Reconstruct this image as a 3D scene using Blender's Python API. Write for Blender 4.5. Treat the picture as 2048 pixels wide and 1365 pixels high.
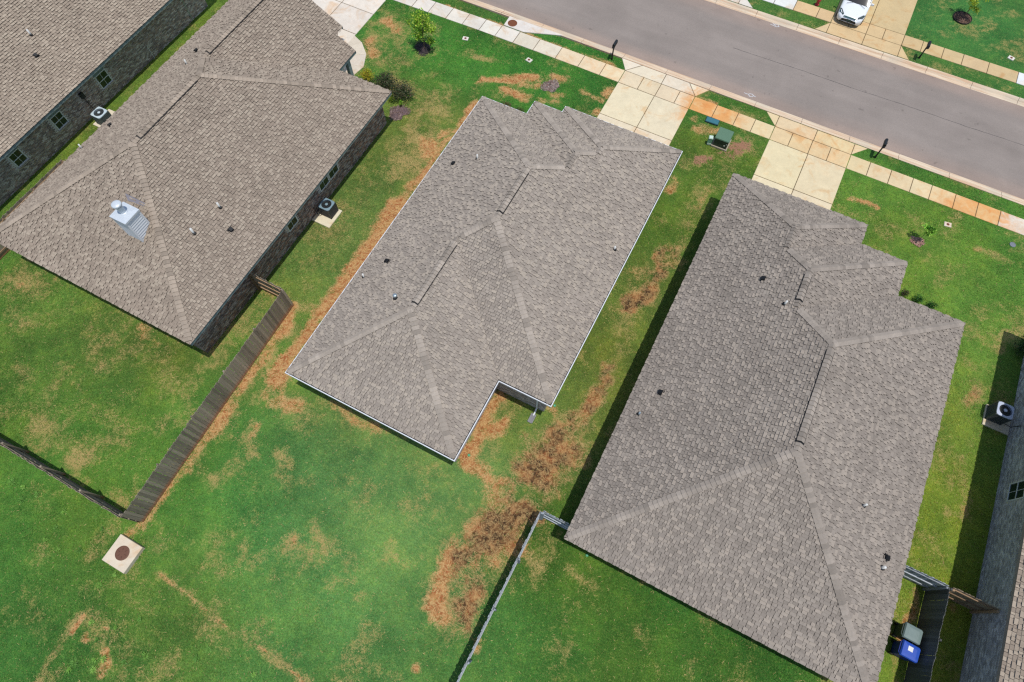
import bpy, math, numpy as np
from mathutils import Vector, Matrix
RS = np.random.RandomState
scene = bpy.context.scene
for o in list(bpy.data.objects): bpy.data.objects.remove(o)
# ------------------------------------------------------------------ camera, sky, sun, exposure
# X runs along the street, Y from the back yards to the street, Z up; the drone hovers 30.5 m over the origin
CAM_H, PITCH, YAW, FPX = 30.5, math.radians(24.175), math.radians(27.351), 1250.68
cd = bpy.data.cameras.new('camera'); cam = bpy.data.objects.new('camera', cd)
scene.collection.objects.link(cam); scene.camera = cam
cam.location = (0, 0, CAM_H); cam.rotation_euler = (PITCH, 0, YAW)
cd.sensor_width = 36; cd.lens = FPX / 2048 * 36; cd.clip_start = .5; cd.clip_end = 2000
SUN = Vector((.205, -.085, 1)).normalized()
w = bpy.data.worlds.new('World'); scene.world = w; w.use_nodes = True
nt = w.node_tree; nt.nodes.clear()
sky = nt.nodes.new('ShaderNodeTexSky'); sky.sky_type = 'NISHITA'; sky.sun_disc = False
sky.sun_elevation = math.asin(SUN.z); sky.sun_rotation = math.atan2(SUN.x, SUN.y)
bg = nt.nodes.new('ShaderNodeBackground'); bg.inputs['Strength'].default_value = .135
out = nt.nodes.new('ShaderNodeOutputWorld')
nt.links.new(sky.outputs[0], bg.inputs[0]); nt.links.new(bg.outputs[0], out.inputs[0])
sl = bpy.data.lights.new('sun', 'SUN'); sl.energy = 3.3; sl.angle = math.radians(.53); sl.color = (1, .965, .91)
so = bpy.data.objects.new('sun', sl); scene.collection.objects.link(so)
so.rotation_euler = (-SUN).to_track_quat('-Z', 'Y').to_euler(); so.location = (10, -6, 50)
vs = scene.view_settings; vs.view_transform = 'Standard'; vs.look = 'None'; vs.exposure = 0; vs.gamma = 1
vs.use_curve_mapping = False
scene.cycles.use_denoising = False; scene.cycles.max_bounces = 6; scene.cycles.filter_width = 1.3

# ------------------------------------------------------------------ helpers
C0 = scene.collection
CAMR = np.array(cam.rotation_euler.to_matrix())
def ray(px, py): return CAMR @ np.array([(px - 1024) / FPX, -(py - 682.5) / FPX, -1.])
def at(px, py, h=0.):                                   # where a line of sight meets the level plane z = h
    d = ray(px, py); k = (h - CAM_H) / d[2]; return (d[0] * k, d[1] * k, h)
def inview(P, m=.10):                                   # rough test that a point lies in the photographed area
    v = (np.asarray(P) - np.array([0, 0, CAM_H])) @ CAMR
    x = FPX * v[:, 0] / -v[:, 2] / 1024; y = FPX * v[:, 1] / -v[:, 2] / 682.5
    return (np.abs(x) < 1 + m) & (np.abs(y) < 1 + m) & (v[:, 2] < 0)
def lin(c): return tuple(((x / 255) / 12.92 if x <= 10 else ((x / 255 + .055) / 1.055) ** 2.4) for x in c)
def A(r, g, b, k=1.22): return tuple(min(.86, x / k) for x in lin((r, g, b)))
def link(o, parent=None):
    C0.objects.link(o)
    if parent is not None: o.parent = parent
    return o
def tag(o, label=None, cat=None, group=None, kind=None):
    if label: o['label'] = label
    if cat: o['category'] = cat
    if group: o['group'] = group
    if kind: o['kind'] = kind
    return o
def empty(name, loc=(0, 0, 0), rz=0, **k):
    o = bpy.data.objects.new(name, None); o.location = loc; o.rotation_euler = (0, 0, rz); o.empty_display_size = .2
    link(o); return tag(o, **k)
def copy_tree(o, parent=None):
    c = o.copy(); link(c, parent)
    for ch in list(o.children): copy_tree(ch, c)
    return c

class MB:
    def __init__(s): s.v = []; s.f = []; s.c = []
    def add(s, vs, fs, col=None):
        n = len(s.v); s.v += [tuple(p) for p in vs]
        for f in fs: s.f.append([i + n for i in f]); s.c.append(col)
        return s
    def box(s, c, d, rz=0, col=None, top=None):          # centre, size; top=(sx,sy) scales the top face
        cx, cy, cz = c; x, y, z = d[0] / 2, d[1] / 2, d[2] / 2; tx, ty = top or (1, 1); co, si = math.cos(rz), math.sin(rz)
        P = []
        for zz, ax, ay in ((-z, 1, 1), (z, tx, ty)):
            for a, b in ((-x, -y), (x, -y), (x, y), (-x, y)):
                a *= ax; b *= ay; P.append((cx + a * co - b * si, cy + a * si + b * co, cz + zz))
        return s.add(P, [(3, 2, 1, 0), (4, 5, 6, 7), (0, 1, 5, 4), (1, 2, 6, 5), (2, 3, 7, 6), (3, 0, 4, 7)], col)
    def prism(s, poly, z0, z1, col=None):
        n = len(poly); P = [(x, y, z0) for x, y in poly] + [(x, y, z1) for x, y in poly]
        a = sum(poly[i][0] * poly[(i + 1) % n][1] - poly[(i + 1) % n][0] * poly[i][1] for i in range(n))
        F = [list(range(n))[::-1], list(range(n, 2 * n))] + [(i, (i + 1) % n, n + (i + 1) % n, n + i) for i in range(n)]
        if a < 0: F = [list(f)[::-1] for f in F]
        return s.add(P, F, col)
    def lathe(s, c, prof, n=16, col=None, cap=True):     # prof: list of (r, z)
        P = []
        for r, z in prof:
            for i in range(n):
                t = 2 * math.pi * i / n; P.append((c[0] + r * math.cos(t), c[1] + r * math.sin(t), c[2] + z))
        F = []
        for k in range(len(prof) - 1):
            for i in range(n): j = (i + 1) % n; F.append((k * n + i, k * n + j, (k + 1) * n + j, (k + 1) * n + i))
        if cap: F += [list(range(n))[::-1], [(len(prof) - 1) * n + i for i in range(n)]]
        return s.add(P, F, col)
    def tube(s, pts, rad, n=6, col=None):
        pts = [Vector(p) for p in pts]; P = []; m = len(pts)
        rad = rad if isinstance(rad, (list, tuple)) else [rad] * m
        for k, p in enumerate(pts):
            d = (pts[min(k + 1, m - 1)] - pts[max(k - 1, 0)]).normalized()
            u = d.cross(Vector((0, 0, 1)) if abs(d.z) < .9 else Vector((1, 0, 0))).normalized(); v = d.cross(u)
            for i in range(n):
                t = 2 * math.pi * i / n; P.append(p + (u * math.cos(t) + v * math.sin(t)) * rad[k])
        F = [(k * n + i, k * n + i, 0, 0) for k in range(0) for i in range(0)]
        for k in range(m - 1):
            for i in range(n): j = (i + 1) % n; F.append((k * n + i, k * n + j, (k + 1) * n + j, (k + 1) * n + i))
        F += [list(range(n)), [(m - 1) * n + i for i in range(n)][::-1]]
        return s.add(P, F, col)
    def mesh(s, name, mat, smooth=False):
        me = bpy.data.meshes.new(name); me.from_pydata(s.v, [], s.f)
        if any(c is not None for c in s.c):
            a = me.attributes.new('Col', 'FLOAT_COLOR', 'FACE')
            a.data.foreach_set('color', np.array([(c or (.5, .5, .5))[:3] + (1,) for c in s.c], np.float32).ravel())
        if smooth: me.polygons.foreach_set('use_smooth', [True] * len(me.polygons))
        if mat: me.materials.append(mat)
        me.update(); return me
    def build(s, name, mat, parent=None, smooth=False):
        return link(bpy.data.objects.new(name, s.mesh(name, mat, smooth)), parent)
def np_mesh(name, V, F, mat, col=None, parent=None, smooth=False):   # V (n,3), F (m,k), colour per face
    V = np.asarray(V, np.float32); F = np.asarray(F, np.int32); m, k = F.shape
    me = bpy.data.meshes.new(name); me.vertices.add(len(V)); me.vertices.foreach_set('co', V.ravel())
    me.loops.add(m * k); me.loops.foreach_set('vertex_index', F.ravel())
    me.polygons.add(m); me.polygons.foreach_set('loop_start', np.arange(0, m * k, k, dtype=np.int32))
    me.update(calc_edges=True)
    if col is not None:
        a = me.attributes.new('Col', 'FLOAT_COLOR', 'FACE')
        a.data.foreach_set('color', np.c_[col, np.ones(len(col))].astype(np.float32).ravel())
    me.polygons.foreach_set('use_smooth', np.full(m, bool(smooth)))
    if mat: me.materials.append(mat)
    return link(bpy.data.objects.new(name, me), parent)

# ------------------------------------------------------------------ materials
class NT:
    def __init__(s, m): s.t = m.node_tree; s.n = s.t.nodes; s.l = s.t.links
    def new(s, typ, **k):
        x = s.n.new(typ)
        for a, b in k.items(): setattr(x, a, b)
        return x
    def put(s, sock, val):
        if hasattr(val, 'is_output') or isinstance(val, bpy.types.NodeSocket): s.l.new(val, sock)
        else: sock.default_value = val
    def noise(s, vec, scale, detail=3, rough=.55, dist=0):
        x = s.new('ShaderNodeTexNoise'); s.put(x.inputs['Vector'], vec); x.inputs['Scale'].default_value = scale
        x.inputs['Detail'].default_value = detail; x.inputs['Roughness'].default_value = rough; x.inputs['Distortion'].default_value = dist
        return x.outputs['Fac']
    def math(s, op, a, b=0., c=0., clamp=False):
        x = s.new('ShaderNodeMath', operation=op, use_clamp=clamp)
        for i, q in enumerate((a, b, c)): s.put(x.inputs[i], q)
        return x.outputs[0]
    def step(s, v, lo, hi):
        x = s.new('ShaderNodeMapRange', interpolation_type='SMOOTHSTEP'); s.put(x.inputs[0], v)
        s.put(x.inputs[1], lo); s.put(x.inputs[2], hi); x.inputs[3].default_value = 0; x.inputs[4].default_value = 1
        return x.outputs[0]
    def mix(s, f, a, b, mode='MIX'):
        x = s.new('ShaderNodeMix', data_type='RGBA', blend_type=mode); s.put(x.inputs[0], f)
        for i, q in ((6, a), (7, b)): s.put(x.inputs[i], q if not isinstance(q, tuple) else (q + (1,))[:4])
        return x.outputs[2]
    def scale(s, col, f):
        x = s.new('ShaderNodeVectorMath', operation='SCALE'); s.put(x.inputs[0], col if not isinstance(col, tuple) else col[:3]); s.put(x.inputs['Scale'], f)
        return x.outputs[0]
def newmat(name):
    m = bpy.data.materials.new(name); m.use_nodes = True; T = NT(m); T.n.clear()
    b = T.new('ShaderNodeBsdfPrincipled'); o = T.new('ShaderNodeOutputMaterial'); T.l.new(b.outputs[0], o.inputs[0])
    T.pos = T.new('ShaderNodeNewGeometry').outputs['Position']; T.b = b
    return m, T
def bump(T, h, strength, dist=.02):
    x = T.new('ShaderNodeBump'); x.inputs['Strength'].default_value = strength; x.inputs['Distance'].default_value = dist
    T.put(x.inputs['Height'], h); T.l.new(x.outputs[0], T.b.inputs['Normal'])
def pmat(name, color=None, rough=.8, var=.2, scale=6, bmp=.0, metal=0, src='const', spec=.3, alpha=None, detail=4):
    m, T = newmat(name)
    if src == 'attr': a = T.new('ShaderNodeAttribute'); a.attribute_name = 'Col'; c = a.outputs['Color']
    elif src == 'obj': c = T.new('ShaderNodeObjectInfo').outputs['Color']
    else: c = color
    n = T.noise(T.pos, scale, detail)
    f = T.math('MULTIPLY_ADD', n, 2 * var, 1 - var)
    T.put(T.b.inputs['Base Color'], T.scale(c, f)); T.b.inputs['Roughness'].default_value = rough
    T.b.inputs['Metallic'].default_value = metal; T.b.inputs['Specular IOR Level'].default_value = spec
    if bmp: bump(T, T.noise(T.pos, scale * 4, 3), bmp)
    return m
M = {}
# laminated asphalt shingles: granule speckle over each tab's own colour, faint streaks down the slope
m, T = newmat('shingle'); a = T.new('ShaderNodeAttribute'); a.attribute_name = 'Col'
n1 = T.noise(T.pos, 45, 2, .7); n2 = T.noise(T.pos, .55, 3); n3 = T.noise(T.pos, 9, 2)
f = T.math('MULTIPLY', T.math('MULTIPLY_ADD', n1, .36, .82), T.math('MULTIPLY_ADD', n2, .34, .83))
f = T.math('MULTIPLY', f, T.math('MULTIPLY_ADD', n3, .3, .85))
T.put(T.b.inputs['Base Color'], T.scale(a.outputs['Color'], f)); T.b.inputs['Roughness'].default_value = .92
T.b.inputs['Specular IOR Level'].default_value = .15; bump(T, n1, .5, .006); M['shingle'] = m
M['deck'] = pmat('underlay', A(58, 55, 53), .95)
m, T = newmat('brick'); a = T.new('ShaderNodeAttribute'); a.attribute_name = 'Col'
n1 = T.noise(T.pos, 30, 4, .65); n2 = T.noise(T.pos, 1.3, 3)
f = T.math('MULTIPLY', T.math('MULTIPLY_ADD', n1, .8, .6), T.math('MULTIPLY_ADD', n2, .5, .75))
T.put(T.b.inputs['Base Color'], T.scale(a.outputs['Color'], f)); T.b.inputs['Roughness'].default_value = .9; bump(T, n1, .4, .005); M['brick'] = m
M['mortar'] = pmat('mortar', A(228, 222, 212), .95, .15, 8)
M['white'] = pmat('white_paint', A(236, 238, 240), .45, .06, 3)
M['gutter'] = pmat('white_gutter', A(232, 236, 240), .4, .08, 2)
M['teal'] = pmat('teal_grey_trim', A(142, 158, 154), .55, .12, 4)
M['tan_trim'] = pmat('tan_drip_edge', A(170, 158, 146), .6, .1, 4)
M['soffit'] = pmat('soffit', A(190, 190, 186), .7, .08, 4)
M['black'] = pmat('black_plastic', A(30, 31, 33), .5, .2, 10)
M['dark_metal'] = pmat('dark_metal', A(52, 56, 58), .45, .2, 12, metal=.3)
M['grey_metal'] = pmat('galvanised_metal', A(176, 190, 196), .32, .15, 9, metal=.55, spec=.5)
M['bright_metal'] = pmat('bright_sheet_metal', A(214, 222, 228), .4, .1, 9, metal=.12, spec=.5)
M['pvc'] = pmat('white_pipe', A(228, 228, 222), .5, .08, 8)
M['glass'] = pmat('window_glass', A(28, 48, 46), .06, .15, 2, spec=.6)
M['frame'] = pmat('window_frame', A(240, 240, 232), .5, .06, 4)
M['siding'] = pmat('white_siding', A(238, 240, 242), .5, .06, 5)
# concrete: the slab's own tint, blotches, trowel mottling, tyre and clay stains
m, T = newmat('concrete'); oi = T.new('ShaderNodeObjectInfo'); c = oi.outputs['Color']
n1 = T.noise(T.pos, 1.1, 5, .6, .6); n2 = T.noise(T.pos, 5, 4, .6); n3 = T.noise(T.pos, 70, 2, .7)
f = T.math('MULTIPLY', T.math('MULTIPLY_ADD', n1, .36, .82), T.math('MULTIPLY_ADD', n2, .2, .9))
f = T.math('MULTIPLY', f, T.math('MULTIPLY_ADD', n3, .2, .9))
base = T.scale(c, f); al = oi.outputs['Alpha']
for (q_, R_, k_) in (((-2.5, 32.4, 0), 3.6, 1.), ((14.2, 32.3, 0), 4.4, .9), ((-10., 32.5, 0), 3., .45), ((5., 33., 0), 3.5, .45)):
    dn = T.new('ShaderNodeVectorMath', operation='DISTANCE'); T.put(dn.inputs[0], T.pos); dn.inputs[1].default_value = q_
    al = T.math('MAXIMUM', al, T.math('MULTIPLY', T.step(dn.outputs['Value'], R_, R_ * .25), k_))
rust = T.math('MULTIPLY', T.step(T.math('ADD', T.noise(T.pos, 1.7, 6, .65, .9), T.math('MULTIPLY', al, .34)), .52, .9), T.math('MULTIPLY', al, .95), clamp=True); base = T.mix(rust, base, T.scale(A(226, 162, 94, 1.22), f))
st = T.step(T.noise(T.pos, .8, 4, .62, .8), .52, .72)
base = T.mix(T.math('MULTIPLY', st, .5), base, T.mix(1., base, A(236, 190, 130, 1), 'MULTIPLY'))
T.put(T.b.inputs['Base Color'], base); T.b.inputs['Roughness'].default_value = .88; bump(T, n3, .15, .004); M['concrete'] = m
M['bed'] = pmat('joint_soil', A(96, 78, 52), .95, .35, 9)
# kerb: stained in long streaks along the street
m, T = newmat('kerb_concrete'); mp = T.new('ShaderNodeMapping'); mp.inputs['Scale'].default_value = (.25, 5, 5); T.l.new(T.pos, mp.inputs['Vector'])
n1 = T.noise(mp.outputs[0], 1.6, 5, .65); n2 = T.noise(T.pos, 40, 2); n3 = T.noise(T.pos, .5, 3)
base = T.mix(T.step(n1, .36, .66), A(230, 212, 184), A(212, 176, 142)); base = T.mix(T.math('MULTIPLY', T.step(n3, .45, .7), .5), base, A(196, 188, 170))
T.put(T.b.inputs['Base Color'], T.scale(base, T.math('MULTIPLY_ADD', n2, .3, .85))); T.b.inputs['Roughness'].default_value = .9; M['kerb'] = m
# asphalt: aggregate speckle, tyre-polished bands, reddish dust against the kerbs
m, T = newmat('asphalt'); sp = T.new('ShaderNodeSeparateXYZ'); T.l.new(T.pos, sp.inputs[0])
mp = T.new('ShaderNodeMapping'); mp.inputs['Scale'].default_value = (.12, 1, 1); T.l.new(T.pos, mp.inputs['Vector'])
band = T.noise(mp.outputs[0], .9, 4, .6); blot = T.noise(T.pos, .35, 5, .6, .5); spk = T.noise(T.pos, 55, 2, .8); spk2 = T.noise(T.pos, 16, 3, .6)
f = T.math('MULTIPLY', T.math('MULTIPLY_ADD', band, .36, .82), T.math('MULTIPLY', T.math('MULTIPLY_ADD', T.step(T.noise(T.pos, 1.9, 3, .5), .68, .74), -.22, 1.), T.math('MULTIPLY_ADD', blot, .4, .8)))
f = T.math('MULTIPLY', f, T.math('MULTIPLY_ADD', spk, .7, .65)); f = T.math('MULTIPLY', f, T.math('MULTIPLY_ADD', spk2, .24, .88))
e = T.math('MINIMUM', T.math('ABSOLUTE', T.math('SUBTRACT', sp.outputs[1], 34.5)), T.math('ABSOLUTE', T.math('SUBTRACT', sp.outputs[1], 42.05)))
d = T.math('MULTIPLY', T.step(T.math('MULTIPLY_ADD', band, 1.6, T.math('MULTIPLY', e, -1.)), -.9, .9), .55)
T.put(T.b.inputs['Base Color'], T.scale(T.mix(d, A(149, 139, 131), A(168, 145, 130)), f)); T.b.inputs['Roughness'].default_value = .9
T.b.inputs['Specular IOR Level'].default_value = .2; bump(T, spk, .4, .006); M['asphalt'] = m
M['tar'] = pmat('tar_seam', A(78, 76, 76), .8, .2, 20)
M['marking'] = pmat('road_paint', A(206, 206, 206), .7, .3, 12)
M['earth'] = pmat('bare_earth', A(112, 110, 62), .95, .4, .8)
# weathered fence wood: streaks up the board, red clay splashed on the foot
def wood(name, col, foot, var=.35):
    m, T = newmat(name); sp = T.new('ShaderNodeSeparateXYZ'); T.l.new(T.pos, sp.inputs[0])
    mp = T.new('ShaderNodeMapping'); mp.inputs['Scale'].default_value = (26, 26, 1.6); T.l.new(T.pos, mp.inputs['Vector'])
    g = T.noise(mp.outputs[0], 1, 4, .65); r = T.new('ShaderNodeObjectInfo').outputs['Random']
    f = T.math('MULTIPLY', T.math('MULTIPLY_ADD', g, 2 * var * 1.5, 1 - var * 1.5), T.math('MULTIPLY_ADD', r, .75, .6))
    base = T.scale(col, f)
    if foot: base = T.mix(T.math('MULTIPLY', T.step(T.math('ADD', sp.outputs[2], T.math('MULTIPLY', g, -.5)), .12, -.22), .75), base, A(176, 112, 66))
    T.put(T.b.inputs['Base Color'], base); T.b.inputs['Roughness'].default_value = .85; bump(T, g, .5, .006); return m
M['old_wood'] = wood('weathered_fence_wood', A(154, 140, 122), True); M['rail_wood'] = wood('tan_rail_wood', A(170, 140, 108), False, .2)
M['brown_wood'] = wood('brown_fence_wood', A(160, 142, 118), False); M['grey_wood'] = wood('grey_stained_wood', A(176, 182, 188), False, .15)
M['leaf'] = pmat('leaf', None, .55, .3, 5, src='attr')
_n = M['leaf'].node_tree; _t = _n.nodes.new('ShaderNodeBsdfTranslucent'); _x = _n.nodes.new('ShaderNodeMixShader'); _x.inputs[0].default_value = .42; _b = [q for q in _n.nodes if q.type == 'BSDF_PRINCIPLED'][0]; _o = [q for q in _n.nodes if q.type == 'OUTPUT_MATERIAL'][0]
_n.links.new(_b.inputs['Base Color'].links[0].from_socket, _t.inputs['Color']); _n.links.new(_b.outputs[0], _x.inputs[1]); _n.links.new(_t.outputs[0], _x.inputs[2]); _n.links.new(_x.outputs[0], _o.inputs[0])
M['_'] = None; M['bark'] = pmat('bark', A(120, 104, 84), .9, .3, 20)
M['mulch'] = pmat('mulch_chip', None, .95, .35, 18, src='attr')
M['paint'] = pmat('painted', None, .5, .12, 5, src='attr'); M['carpaint'] = pmat('white_car_paint', A(240, 244, 246), .18, .02, 2, spec=.6)
M['rubber'] = pmat('rubber', A(30, 30, 30), .85, .2, 20)
# ------------------------------------------------------------------ ground
def lattice(seed): return RS(seed).rand(256, 256)
def vnoise(x, y, s, seed):
    L = lattice(seed); x = x / s; y = y / s; i = np.floor(x).astype(int); j = np.floor(y).astype(int); u = x - i; v = y - j
    u = u * u * (3 - 2 * u); v = v * v * (3 - 2 * v); g = lambda a, b: L[a & 255, b & 255]
    return (g(i, j) * (1 - u) + g(i + 1, j) * u) * (1 - v) + (g(i, j + 1) * (1 - u) + g(i + 1, j + 1) * u) * v
def fbm(x, y, s, seed, o=4): return sum(vnoise(x, y, s / 2 ** k, seed + k) * .5 ** (k + 1) for k in range(o)) / (1 - .5 ** o)
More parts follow.
